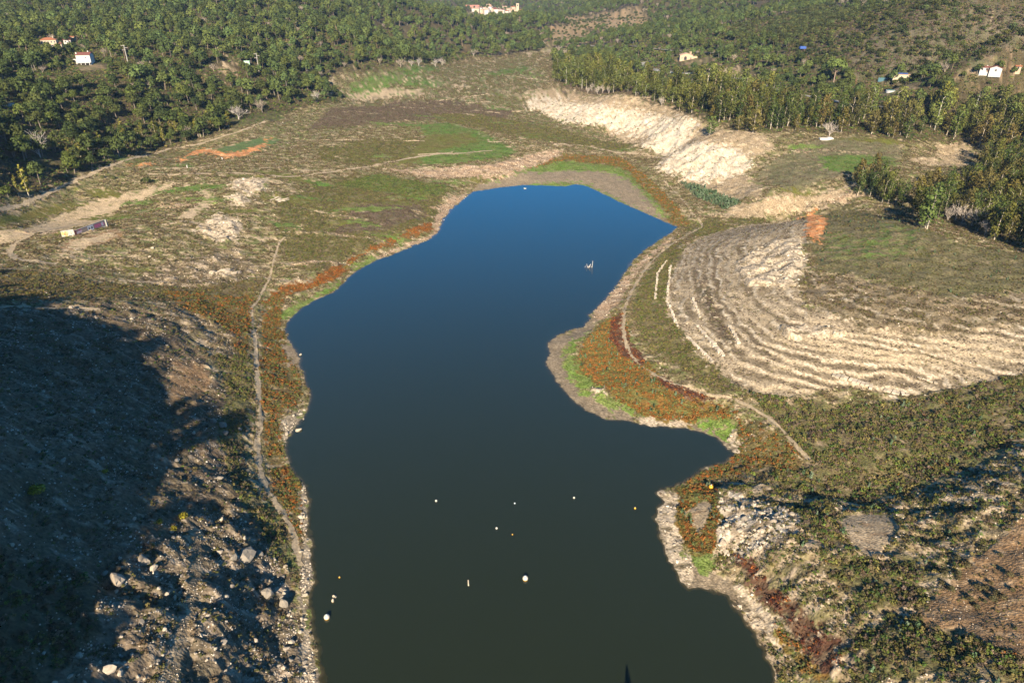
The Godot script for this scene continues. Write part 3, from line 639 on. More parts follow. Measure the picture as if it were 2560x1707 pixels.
func raise_ground() -> void:
	var got := solve()
	var u: PackedVector2Array = got[0]
	var w: PackedFloat64Array = got[1]
	var n := u.size()
	var step := 8
	var cc := int(ceil(float(NC) / step)) + 3
	var cr := int(ceil(float(NR) / step)) + 3
	var coarse := PackedFloat32Array()
	coarse.resize(cc * cr)
	for k in cr:
		var l := row_log((k - 1) * step) - log(100.0)
		for i in cc:
			var p := Vector2(col_angle((i - 1) * step), l)
			var s := w[n] + w[n + 1] * p.x + w[n + 2] * p.y
			for j in n:
				var d := p.distance_squared_to(u[j])
				if d > 1e-12:
					s += w[j] * d * log(d)
			coarse[k * cc + i] = s
	# shore distance, exact near the line
	var shore := PackedVector2Array()
	for i in SHORE.size() / 2:
		shore.append(Vector2(SHORE[i * 2], SHORE[i * 2 + 1]))
	var q := PackedVector2Array()
	for i in shore.size():
		var a := shore[i]
		var b := shore[(i + 1) % shore.size()]
		for s in 6:
			var p := a.lerp(b, s / 6.0)
			q.append(Vector2(col_of(atan2(p.x, -p.y)), row_of(maxf(p.length(), 10.0))))
	var keep := zn.duplicate()
	fill("water_mark", q)
	var mark: int = zone_no["water_mark"]
	var wet := PackedByteArray()
	wet.resize(NC * NR)
	for i in NC * NR:
		wet[i] = 1 if zn[i] == mark else 0
	zn = keep
	sd.fill(1e9)
	for i in NC * NR:
		if i % NC > 0 and i >= NC and (wet[i] != wet[i - 1] or wet[i] != wet[i - NC]):
			sd[i] = 0.0
	for pass_no in 2:
		for kk in NR:
			var k := kk if pass_no == 0 else NR - 1 - kk
			var r := rad[k]
			for ii in NC:
				var i := ii if pass_no == 0 else NC - 1 - ii
				var a := k * NC + i
				var best := sd[a]
				var e := -1 if pass_no == 0 else 1
				if i + e >= 0 and i + e < NC:
					best = minf(best, sd[a + e] + r * absf(ang[i + e] - ang[i]))
				if k + e >= 0 and k + e < NR:
					best = minf(best, sd[a + e * NC] + absf(rad[k + e] - r))
				sd[a] = best
	for k in NR:
		var r := rad[k]
		var near := r * 0.0033 * 5.0 + 2.0
		for i in NC:
			var a := k * NC + i
			if sd[a] < near:
				var p := Vector2(sin(ang[i]), -cos(ang[i])) * r
				var best := 1e9
				for j in shore.size():
					var s := Geometry2D.get_closest_point_to_segment(p, shore[j], shore[(j + 1) % shore.size()])
					best = minf(best, p.distance_squared_to(s))
				sd[a] = sqrt(best)
			if wet[a]:
				sd[a] = -sd[a]
	# fine heights
	var rows := PackedFloat32Array()
	rows.resize(cr * NC)
	for i in NC:
		var j := i / step
		var f := float(i % step) / step
		var c0 := f * (-0.5 + f * (1.0 - 0.5 * f))
		var c1 := 1.0 + f * f * (-2.5 + 1.5 * f)
		var c2 := f * (0.5 + f * (2.0 - 1.5 * f))
		var c3 := f * f * (-0.5 + 0.5 * f)
		for k in cr:
			var a := k * cc + j
			rows[k * NC + i] = coarse[a] * c0 + coarse[a + 1] * c1 + coarse[a + 2] * c2 + coarse[a + 3] * c3
	var rough := PackedFloat32Array()
	var cliffy := PackedFloat32Array()
	var lines := PackedFloat32Array()
	for z in zone_names:
		rough.append({"leftslope": 1.0, "scree": 1.3, "stones": 0.5, "stony": 0.9, "rock": 0.8, "mud": 0.0, "lush": 0.12, "grass": 0.25, "field": 0.15, "way": 0.15, "roadway": 0.05, "rubble": 0.4, "terrace": 0.12, "cliff": 0.5, "southbank": 0.9, "whitestone": 0.9, "brown": 0.35, "sand": 0.15, "yellowgreen": 0.12, "drysoil": 0.15, "orangeveg": 0.25, "valley": 0.7, "yard": 0.05}.get(z, 0.5))
		cliffy.append({"cliff": 2.6, "soilbank": 0.9, "rock": 1.0, "pinkrock": 0.8, "orange": 0.7}.get(z, 0.0))
		lines.append({"terrace": 0.6, "cliff": 0.45, "pinkrock": 0.3, "knollscrub": 0.35, "southbank": 0.1, "whitestone": 0.2, "soilbank": 0.2}.get(z, 0.0))
	for k in NR:
		var j := k / step
		var f := float(k % step) / step
		var c0 := f * (-0.5 + f * (1.0 - 0.5 * f))
		var c1 := 1.0 + f * f * (-2.5 + 1.5 * f)
		var c2 := f * (0.5 + f * (2.0 - 1.5 * f))
		var c3 := f * f * (-0.5 + 0.5 * f)
		var r := rad[k]
		for i in NC:
			var a := j * NC + i
			var h := rows[a] * c0 + rows[a + NC] * c1 + rows[a + 2 * NC] * c2 + rows[a + 3 * NC] * c3
			var x := sin(ang[i]) * r
			var z := -cos(ang[i]) * r
			var hi := n_hi.get_noise_2d(x, z)
			var d := sd[k * NC + i] + hi * 0.5 + n_fine.get_noise_2d(x, z) * 0.8
			sd[k * NC + i] = d
			if d <= 0.0:
				ht[k * NC + i] = maxf(0.16 * d, -5.0)
				continue
			var t := clampf(d / 18.0, 0.0, 1.0)
			t = t * t * (3.0 - 2.0 * t)
			h = maxf(0.07 * minf(d, 8.0) + h * t, 0.05 * minf(d, 12.0))
			var zone := zn[k * NC + i]
			var s := clampf(d / 12.0, 0.0, 1.0)
			var amp := rough[zone]
			h += s * amp * (n_mid.get_noise_2d(x, z) * 1.5 + n_fine.get_noise_2d(x, z) * 0.9 + hi * 0.25)
			if cliffy[zone] > 0.0:
				h += s * cliffy[zone] * (n_ridge.get_noise_2d(x, z) * 0.8 + n_ridge.get_noise_2d(x * 2.6, z * 1.3) * 0.6)
			if lines[zone] > 0.0:
				var e := (h + contour(x, z)) / 1.15
				var g := e - floorf(e)
				var bent := clampf((g - 0.74) / 0.26, 0.0, 1.0)
				h += (bent - g) * 1.15 * lines[zone]
			if r > 900.0:
				h += minf((r - 900.0) / 600.0, 1.0) * n_low.get_noise_2d(x * 0.25, z * 0.25) * 22.0
			ht[k * NC + i] = h

func contour(x: float, z: float) -> float:      # old waterlines wander and break
	return n_mid.get_noise_2d(x * 0.6, z * 0.6) * 0.8 + n_fine.get_noise_2d(x, z) * 0.3

func palette() -> Dictionary:
	# [first colour, second colour, patch colour, share of patches]
	return {
		"scrub": [Color(0.245, 0.20, 0.11), Color(0.14, 0.16, 0.055), Color(0.42, 0.335, 0.22), 0.26],
		"forest": [Color(0.075, 0.06, 0.035), Color(0.10, 0.085, 0.045), Color(0.19, 0.12, 0.07), 0.08],
		"hillscrub": [Color(0.15, 0.125, 0.09), Color(0.105, 0.105, 0.055), Color(0.26, 0.2, 0.14), 0.1],
		"orchard": [Color(0.30, 0.22, 0.13), Color(0.22, 0.17, 0.10), Color(0.36, 0.24, 0.14), 0.2],
		"valley": [Color(0.20, 0.165, 0.10), Color(0.135, 0.165, 0.055), Color(0.36, 0.28, 0.19), 0.25],
		"purple": [Color(0.155, 0.115, 0.085), Color(0.13, 0.12, 0.06), Color(0.24, 0.185, 0.135), 0.15],
		"grass": [Color(0.105, 0.20, 0.035), Color(0.15, 0.19, 0.055), Color(0.22, 0.18, 0.10), 0.1],
		"field": [Color(0.10, 0.165, 0.06), Color(0.12, 0.16, 0.06), Color(0.16, 0.15, 0.08), 0.06],
		"greenstrip": [Color(0.155, 0.17, 0.06), Color(0.22, 0.185, 0.10), Color(0.32, 0.25, 0.15), 0.18],
		"yellowgreen": [Color(0.15, 0.165, 0.035), Color(0.16, 0.135, 0.045), Color(0.2, 0.16, 0.08), 0.1],
		"drygrass": [Color(0.19, 0.165, 0.10), Color(0.145, 0.145, 0.07), Color(0.27, 0.22, 0.14), 0.14],
		"drysoil": [Color(0.55, 0.43, 0.29), Color(0.45, 0.35, 0.225), Color(0.18, 0.185, 0.075), 0.12],
		"yard": [Color(0.26, 0.19, 0.12), Color(0.14, 0.14, 0.06), Color(0.35, 0.26, 0.17), 0.15],
		"orange": [Color(0.58, 0.25, 0.095), Color(0.48, 0.22, 0.10), Color(0.60, 0.37, 0.2), 0.2],
		"stony": [Color(0.22, 0.175, 0.115), Color(0.15, 0.125, 0.075), Color(0.40, 0.32, 0.23), 0.25],
		"rock": [Color(0.56, 0.46, 0.34), Color(0.48, 0.40, 0.30), Color(0.22, 0.18, 0.12), 0.22],
		"pinkrock": [Color(0.46, 0.32, 0.21), Color(0.36, 0.26, 0.17), Color(0.52, 0.40, 0.28), 0.25],
		"cliff": [Color(0.66, 0.58, 0.465), Color(0.56, 0.47, 0.355), Color(0.40, 0.30, 0.20), 0.14],
		"soilbank": [Color(0.42, 0.32, 0.21), Color(0.32, 0.25, 0.16), Color(0.52, 0.42, 0.29), 0.2],
		"soilstrip": [Color(0.46, 0.36, 0.25), Color(0.4, 0.3, 0.2), Color(0.5, 0.4, 0.28), 0.2],
		"olive": [Color(0.145, 0.14, 0.055), Color(0.18, 0.15, 0.08), Color(0.24, 0.195, 0.125), 0.12],
		"greenolive": [Color(0.115, 0.155, 0.04), Color(0.15, 0.155, 0.06), Color(0.2, 0.17, 0.1), 0.08],
		"brownscrub": [Color(0.16, 0.12, 0.065), Color(0.13, 0.115, 0.055), Color(0.25, 0.19, 0.11), 0.15],
		"rust": [Color(0.25, 0.105, 0.03), Color(0.18, 0.10, 0.035), Color(0.16, 0.13, 0.06), 0.18],
		"rustmix": [Color(0.165, 0.115, 0.05), Color(0.13, 0.12, 0.05), Color(0.24, 0.185, 0.115), 0.2],
		"orangeveg": [Color(0.21, 0.12, 0.035), Color(0.155, 0.13, 0.04), Color(0.15, 0.17, 0.06), 0.22],
		"darkred": [Color(0.11, 0.055, 0.035), Color(0.13, 0.08, 0.05), Color(0.2, 0.14, 0.09), 0.2],
		"lush": [Color(0.15, 0.25, 0.045), Color(0.20, 0.25, 0.075), Color(0.27, 0.23, 0.13), 0.15],
		"bluegreen": [Color(0.13, 0.14, 0.075), Color(0.15, 0.13, 0.08), Color(0.2, 0.16, 0.1), 0.1],
		"mud": [Color(0.25, 0.20, 0.14), Color(0.275, 0.22, 0.155), Color(0.21, 0.175, 0.13), 0.15],
		"sand": [Color(0.42, 0.33, 0.225), Color(0.36, 0.285, 0.195), Color(0.30, 0.21, 0.13), 0.2],
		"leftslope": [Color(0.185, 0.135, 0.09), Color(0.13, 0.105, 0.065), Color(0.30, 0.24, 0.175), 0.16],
		"scree": [Color(0.20, 0.155, 0.11), Color(0.14, 0.115, 0.075), Color(0.36, 0.29, 0.22), 0.18],
		"stones": [Color(0.30, 0.25, 0.19), Color(0.20, 0.17, 0.13), Color(0.44, 0.37, 0.28), 0.2],
		"brown": [Color(0.29, 0.18, 0.095), Color(0.245, 0.16, 0.09), Color(0.36, 0.25, 0.15), 0.2],
		"southbank": [Color(0.29, 0.22, 0.14), Color(0.19, 0.165, 0.085), Color(0.44, 0.35, 0.25), 0.28],
		"whitestone": [Color(0.36, 0.29, 0.21), Color(0.24, 0.19, 0.13), Color(0.58, 0.50, 0.40), 0.35],
		"dense": [Color(0.175, 0.14, 0.075), Color(0.125, 0.125, 0.05), Color(0.25, 0.195, 0.13), 0.18],
		"terrace": [Color(0.45, 0.365, 0.255), Color(0.36, 0.29, 0.195), Color(0.22, 0.175, 0.115), 0.12],
		"knollscrub": [Color(0.235, 0.185, 0.12), Color(0.165, 0.135, 0.08), Color(0.33, 0.26, 0.175), 0.12],
		"knollgrass": [Color(0.135, 0.125, 0.06), Color(0.155, 0.135, 0.075), Color(0.2, 0.16, 0.1), 0.12],
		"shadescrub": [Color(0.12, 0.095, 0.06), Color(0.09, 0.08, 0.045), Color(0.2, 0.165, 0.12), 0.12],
		"glade": [Color(0.12, 0.12, 0.045), Color(0.10, 0.085, 0.05), Color(0.2, 0.15, 0.09), 0.12],
		"knollgreen": [Color(0.105, 0.165, 0.04), Color(0.15, 0.15, 0.065), Color(0.19, 0.155, 0.09), 0.3],
		"rubble": [Color(0.26, 0.20, 0.13), Color(0.20, 0.155, 0.10), Color(0.36, 0.29, 0.2), 0.25],
		"roadway": [Color(0.30, 0.25, 0.18), Color(0.34, 0.265, 0.17), Color(0.22, 0.18, 0.11), 0.1],
		"way": [Color(0.40, 0.31, 0.20), Color(0.34, 0.265, 0.17), Color(0.22, 0.18, 0.11), 0.1],
	}

func build_ground() -> void:
	var pal := palette()
	var pa := []
	for z in zone_names:
		pa.append(pal.get(z, pal["scrub"]))
	var v := PackedVector3Array()
	var nn := PackedVector3Array()
	var cs := PackedColorArray()
	var uv := PackedVector2Array()
	v.resize(NC * NR)
	nn.resize(NC * NR)
	cs.resize(NC * NR)
	uv.resize(NC * NR)
	var terr: int = zone_no["terrace"]
	var kscrub: int = zone_no["knollscrub"]
	for k in NR:
		var r := rad[k]
		for i in NC:
			var a := k * NC + i
			var x := sin(ang[i]) * r
			var z := -cos(ang[i]) * r
			v[a] = Vector3(x, ht[a], z)
			uv[a] = Vector2(x, z) / 34.0
			var hi := n_hi.get_noise_2d(x, z)
			var fi := n_fine.get_noise_2d(x, z)
			var ji := clampi(i + int(fi * 7.0 + hi * 3.0), 0, NC - 1)
			var jk := clampi(k + int(hi * 4.0 - n_fine.get_noise_2d(z + 300.0, x) * 6.0), 0, NR - 1)
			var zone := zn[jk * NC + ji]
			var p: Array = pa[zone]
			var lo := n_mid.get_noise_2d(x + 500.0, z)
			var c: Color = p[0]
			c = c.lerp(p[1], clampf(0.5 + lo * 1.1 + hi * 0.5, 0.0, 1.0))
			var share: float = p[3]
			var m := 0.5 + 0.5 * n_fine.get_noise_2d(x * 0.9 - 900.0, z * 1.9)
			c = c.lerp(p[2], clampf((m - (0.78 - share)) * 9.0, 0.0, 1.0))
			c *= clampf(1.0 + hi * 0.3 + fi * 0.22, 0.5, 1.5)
			if zone == terr or zone == kscrub:
				var e := (ht[a] + contour(x, z)) / 1.15
				var g := e - floorf(e)
				var band := n_low.get_noise_2d(floorf(e) * 37.0, 3.0)
				c = c.lerp(Color(0.60, 0.515, 0.40), smoothstep(0.38, 0.8, g) * (0.95 if zone == terr else 0.5) * clampf(0.55 + lo * 1.6 + band * 1.2, 0.0, 1.0))
				c = c.lerp(Color(0.13, 0.10, 0.065), (smoothstep(0.04, 0.14, g) - smoothstep(0.26, 0.42, g)) * clampf(0.3 + band * 1.4 + hi * 0.6 + lo, 0.0, 0.75))
			var d := sd[a]
			if d < 0.0:
				c = Color(0.12, 0.10, 0.07)
			elif d < 1.0:
				c = c.lerp(c * 0.85, 1.0 - d)      # wet rim
			c.a = 1.0
			cs[a] = c
	for k in NR:
		for i in NC:
			var a := k * NC + i
			var l := a - 1 if i > 0 else a
			var rr := a + 1 if i < NC - 1 else a
			var dn := a - NC if k > 0 else a
			var up := a + NC if k < NR - 1 else a
			nn[a] = (v[rr] - v[l]).cross(v[up] - v[dn]).normalized()
			if nn[a].y < 0.0: nn[a] = -nn[a]
	var ix := PackedInt32Array()
	ix.resize((NC - 1) * (NR - 1) * 6)
	var o := 0
	for k in NR - 1:
		for i in NC - 1:
			var a := k * NC + i
			ix[o] = a
			ix[o + 1] = a + NC
			ix[o + 2] = a + 1
			ix[o + 3] = a + 1
			ix[o + 4] = a + NC
			ix[o + 5] = a + NC + 1
			o += 6
	var arr := []
	arr.resize(Mesh.ARRAY_MAX)
	arr[Mesh.ARRAY_VERTEX] = v
	arr[Mesh.ARRAY_NORMAL] = nn
	arr[Mesh.ARRAY_COLOR] = cs
	arr[Mesh.ARRAY_TEX_UV] = uv
	arr[Mesh.ARRAY_INDEX] = ix
	var me := ArrayMesh.new()
	me.add_surface_from_arrays(Mesh.PRIMITIVE_TRIANGLES, arr)
	structure("terrain", me, M.ground, "dry scrubby ground and hills around the reservoir")

func build_water() -> void:
	var st := 1
	var cols := []
	for i in range(0, NC, st): cols.append(i)
	var rows := []
	for k in range(0, NR, st): rows.append(k)
	var id := {}
	var v := PackedVector3Array()
	var nn := PackedVector3Array()
	var cs := PackedColorArray()
	var uv := PackedVector2Array()
	var ix := PackedInt32Array()
	for k in rows.size() - 1:
		if rad[rows[k]] > 620.0: break
		for i in cols.size() - 1:
			var q := [rows[k] * NC + cols[i], rows[k + 1] * NC + cols[i], rows[k] * NC + cols[i + 1], rows[k + 1] * NC + cols[i + 1]]
			if minf(minf(sd[q[0]], sd[q[1]]), minf(sd[q[2]], sd[q[3]])) > 0.6: continue
			for a in q:
				if not id.has(a):
					id[a] = v.size()
					var p := Vector2(sin(ang[a % NC]), -cos(ang[a % NC])) * rad[a / NC]
					v.append(Vector3(p.x, 0.0, p.y))
					nn.append(Vector3.UP)
					uv.append(p / 23.0)
					var t := clampf(-sd[a] / 0.9, 0.0, 1.0)
					cs.append(Color(0.055, 0.046, 0.024).lerp(Color(0.0150, 0.0170, 0.0080), sqrt(t)))
			ix.append_array([id[q[0]], id[q[1]], id[q[2]], id[q[2]], id[q[1]], id[q[3]]])
	var arr := []
	arr.resize(Mesh.ARRAY_MAX)
	arr[Mesh.ARRAY_VERTEX] = v
	arr[Mesh.ARRAY_NORMAL] = nn
	arr[Mesh.ARRAY_COLOR] = cs
	arr[Mesh.ARRAY_TEX_UV] = uv
	arr[Mesh.ARRAY_INDEX] = ix
	var me := ArrayMesh.new()
	me.add_surface_from_arrays(Mesh.PRIMITIVE_TRIANGLES, arr)
	structure("water", me, M.water, "calm blue to olive water of the reservoir")

func ribbon(called: String, w: float, list: Array) -> void:
	var pts := smooth_way(list)
	var s := Shape.new()
	var across := 4
	var prev := []
	for i in pts.size():
		var d := (pts[mini(i + 1, pts.size() - 1)] - pts[maxi(i - 1, 0)]).normalized().orthogonal()
		var wl := w * (0.5 + (0.0 if called == "road" else 0.6 * n_fine.get_noise_2d(pts[i].x * 2.5, pts[i].y * 2.5)))
		var wr := w * (0.5 + (0.0 if called == "road" else 0.6 * n_fine.get_noise_2d(pts[i].x * 2.5 + 400.0, pts[i].y * 2.5)))
		var g := 1.0 + 0.3 * n_mid.get_noise_2d(pts[i].x, pts[i].y)
		s.tint = Color(g, g, g * 0.98)
		var row := []
		for j in across + 1:
			var p := pts[i] + d * lerpf(-wl, wr, float(j) / across)
			row.append(ground(p.x, p.y, 0.12 + (0.25 if called == "road" else 0.0)))
		if called == "road":     # level from side to side
			var y := 0.0
			for p in row: y = maxf(y, p.y)
			for j in row.size(): row[j] = Vector3(row[j].x, y, row[j].z)
		if i:
			for j in across:
				s.quad(prev[j + 1], row[j + 1], row[j], prev[j])
		prev = row
	var label: String = {"road": "grey asphalt road curving along the wooded slope", "dirt_path": "pale worn dirt track", "soilstrip": "bare strip of pale soil in the dry lake bed"}[called]
	structure("pale_soil" if called == "soilstrip" else called, s.mesh(), M.asphalt if called == "road" else M.soil if called == "soilstrip" else M.path, label)

func ways() -> void:
	ribbon("dirt_path", 2.6, [-258.5, -294, -254.1, -330.6, -252.8, -351.9, -252.7, -383.4, -248.3, -412.9, -245.7, -444.7, -245.9, -492.5, -230.8, -508.9, -212.1, -537.9, -206.3, -555.9, -202.1, -580.5])
	ribbon("dirt_path", 2.2, [-222.3, -417.1, -197.6, -415.4, -171.3, -416.2, -142.7, -417.1, -129.1, -425.2, -111.8, -444.1, -90.3, -466.2, -75.2, -484.6, -55.2, -499.1, -36.7, -503.9, -14.8, -514])
	ribbon("dirt_path", 1, [-113.3, -326.2, -114.1, -318, -110.2, -296.5, -106.3, -275.6, -104.4, -255.2, -103, -244.6, -97, -228.7])
	ribbon("dirt_path", 1.6, [-97, -228.7, -87.7, -203.9, -80.6, -184.2, -75.9, -171.4, -74, -163.2, -71.5, -155.4, -68.3, -147.6, -63.3, -138.3, -57.5, -131.5, -52.5, -123.1, -48.7, -115])
	ribbon("dirt_path", 2, [-160.4, -179, -156.8, -190.2, -150.1, -198.8, -138.5, -208.2])
	ribbon("dirt_path", 1.3, [98.9, -442.4, 102.1, -410.7, 101.4, -373.9, 101.7, -352.9, 85.4, -333.2, 66.9, -304.8, 55.7, -280, 46.4, -253, 41.7, -227.9, 42.2, -207.1, 46.9, -196.1, 53.7, -187.5, 63.3, -181.4, 70.1, -176.8, 75.5, -168.8, 78.1, -161.3, 80.3, -150.8, 81, -147.9])
	ribbon("dirt_path", 4, [31.6, -537.4, 56, -546.5, 80.5, -525.3, 104.4, -511.3, 107.4, -480.8])
	ribbon("dirt_path", 2.8, [-213.4, -342.7, -222.7, -328.3, -223.9, -301, -220, -284.6, -204.8, -266.3, -188.8, -265.8])
	ribbon("dirt_path", 2.5, [-172.8, -324.8, -160.3, -330.3, -144.5, -322, -130.8, -312])
	ribbon("road", 6, [284.1, -532.4, 262.3, -557.1, 252.4, -609.8, 239.7, -659, 227.7, -725.8, 204.8, -773.3, 184.3, -805.6, 167.6, -842.8, 158.6, -871.8, 157.2, -889.4, 163.5, -899.2, 174.6, -896.3])
	ribbon("road", 6, [107.3, -1115.7, 150.8, -1053.8, 172.6, -1000.2, 200.7, -938, 237.4, -869])
	ribbon("soilstrip", 2.2, [-76.1, -712.5, -51.2, -729.4, -25.7, -759.2])
	ribbon("soilstrip", 2.2, [-45.6, -708.6, -20.3, -727.8])
	ribbon("soilstrip", 2.4, [-93.6, -950.6, -67.9, -986.7])
	ribbon("soilstrip", 3, [-37, -942, -14.9, -964.3])
	ribbon("soilstrip", 2.5, [-8.4, -875.1, 22.4, -852.4, 41.4, -823.1])
	ribbon("soilstrip", 2, [-35.8, -681.4, -10.8, -679.5])
	ribbon("soilstrip", 2, [-2.5, -693.6, 14.5, -699.9])
	ribbon("soilstrip", 2.2, [-18.9, -541.4, 8.1, -538.3])
	ribbon("soilstrip", 1.6, [-67.6, -497.4, -43.2, -506])
	ribbon("soilstrip", 1.4, [-155, -522.7, -108.1, -532.4, -67.4, -537.8])
	pass

# ---------------------------------------------------------------- plants and stones too many to count
func leafy(s: Shape, at: Vector3, r: Vector3, count: int, size: float, lo := 0.65, hi := 1.25, low_cut := -0.25) -> void:
	for i in count:
		var d := Vector3(rng.randfn(), rng.randfn(), rng.randfn()).normalized()
		if d.y < low_cut: d.y = -d.y
		var p := at + d * r * rng.randf_range(0.72, 1.04)
		var nrm := (d + Vector3(rng.randfn(), rng.randfn(), rng.randfn()) * 0.45).normalized()
		var t := nrm.cross(Vector3(rng.randfn(), rng.randfn(), rng.randfn())).normalized()
		var b := nrm.cross(t)
		var k := size * rng.randf_range(0.6, 1.3)
		t *= k
		b *= k * rng.randf_range(0.5, 1.0)
		var q := [p - t, p + b - nrm * k * 0.25, p + t, p - b - nrm * k * 0.25]
		var g := rng.randf_range(lo, hi)
		var soft := (d * 0.75 + nrm * 0.5).normalized()
		for j in [0, 1, 2, 0, 2, 3]:
			s.v.append(q[j])
			s.n.append(soft)
			s.c.append(Color(s.tint.r * g, s.tint.g * g, s.tint.b * g))
			s.u.append(Vector2.ZERO)

func bush_mesh(count := 18, flat := 0.8) -> ArrayMesh:   # an uneven clump of three or four stems' foliage
	var s := Shape.new()
	for j in 4:
		var g := rng.randf_range(0.75, 1.2)
		s.tint = Color(g, g, g)
		var a := TAU * j / 4.0 + rng.randf()
		var rr := rng.randf_range(0.12, 0.34)
		var w := rng.randf_range(0.16, 0.3)
		leafy(s, Vector3(cos(a) * rr, flat * rng.randf_range(0.15, 0.4), sin(a) * rr), Vector3(w, flat * w * 1.3, w), count / 4 + 1, 0.16, 0.5, 1.3, -0.2)
	return s.mesh()

func tuft_mesh() -> ArrayMesh:
	var s := Shape.new()
	for i in 9:
		var a := rng.randf() * TAU
		var o := Vector3(rng.randf_range(-0.3, 0.3), 0, rng.randf_range(-0.3, 0.3))
		var d := Vector3(cos(a), 0, sin(a))
		var w := d.cross(Vector3.UP) * 0.13
		var g := rng.randf_range(0.7, 1.2)
		for p in [o - w, o + d * 0.3 + Vector3(0, rng.randf_range(0.5, 1.0), 0), o + w]:
			s.v.append(p)
			s.n.append((Vector3.UP + d * 0.3).normalized())
			s.c.append(Color(g, g, g))
			s.u.append(Vector2.ZERO)
	return s.mesh()

func sapling_mesh() -> ArrayMesh:
	var s := Shape.new()
	for i in 5:
		var h := 0.2 + i * 0.2
		leafy(s, Vector3(rng.randf_range(-0.08, 0.08), h, rng.randf_range(-0.08, 0.08)), Vector3(0.36 - i * 0.05, 0.16, 0.36 - i * 0.05), 7, 0.17, 0.65, 1.3, -1.0)
	return s.mesh()

func stone_mesh(sharp := 0.3, detail := 1, squash := 0.7) -> ArrayMesh:
	var sp := SphereMesh.new()
	sp.radial_segments = 5 + detail * 2
	sp.rings = 2 + detail
	sp.radius = 0.5
	sp.height = 1.0
	var a := sp.get_mesh_arrays()
	var src: PackedVector3Array = a[Mesh.ARRAY_VERTEX]
	var ix: PackedInt32Array = a[Mesh.ARRAY_INDEX]
	var cuts := []
	for i in 9:
		cuts.append([Vector3(rng.randfn(), rng.randfn() * 0.8, rng.randfn()).normalized(), rng.randf_range(0.24, 0.42)])
	var seen := {}
	var pts := PackedVector3Array()
	for p in src:
		var key := Vector3i(p * 1000.0)
		if not seen.has(key):
			var q := p * (1.0 + rng.randf_range(-sharp, sharp) * 0.5)
			for c in cuts:
				var d: float = q.dot(c[0]) - c[1]
				if d > 0.0: q -= c[0] * d * 0.9
			q.y *= squash
			seen[key] = q
		pts.append(seen[key])
	var s := Shape.new()
	for i in range(0, ix.size(), 3):
		var g := rng.randf_range(0.86, 1.06)
		s.tint = Color(g, g, g)
		if pts[ix[i]].distance_to(pts[ix[i + 1]]) > 0.001 and pts[ix[i + 1]].distance_to(pts[ix[i + 2]]) > 0.001 and pts[ix[i]].distance_to(pts[ix[i + 2]]) > 0.001:
			s.tri(pts[ix[i]], pts[ix[i + 1]], pts[ix[i + 2]])
	return s.mesh()

var heaps := {}
func drop(kind: String, at: Vector3, s: Vector3, turn: float, c: Color, lean := 0.0) -> void:
	if not heaps.has(kind): heaps[kind] = PackedFloat32Array()
	var b := Basis(Vector3.UP, turn)
	if lean > 0.0: b = Basis(Vector3(rng.randfn(), 0, rng.randfn()).normalized(), lean) * b
	b = b * Basis.from_scale(s)
	heaps[kind].append_array([b.x.x, b.y.x, b.z.x, at.x, b.x.y, b.y.y, b.z.y, at.y, b.x.z, b.y.z, b.z.z, at.z, c.r, c.g, c.b, 1.0])

func heap(called: String, kind: String, mesh: Mesh, mat: Material, label: String) -> void:
	if not heaps.has(kind): return
	var buf: PackedFloat32Array = heaps[kind]
	var mm := MultiMesh.new()
	mm.transform_format = MultiMesh.TRANSFORM_3D
	mm.use_colors = true
	mm.mesh = mesh
	mm.instance_count = buf.size() / 16
	mm.buffer = buf
	var o := MultiMeshInstance3D.new()
	o.name = numbered(called)
	o.multimesh = mm
	o.material_override = mat
	add_child(o)
	tag(o, label, "", "", "stuff")
	print("  ", called, " ", mm.instance_count)

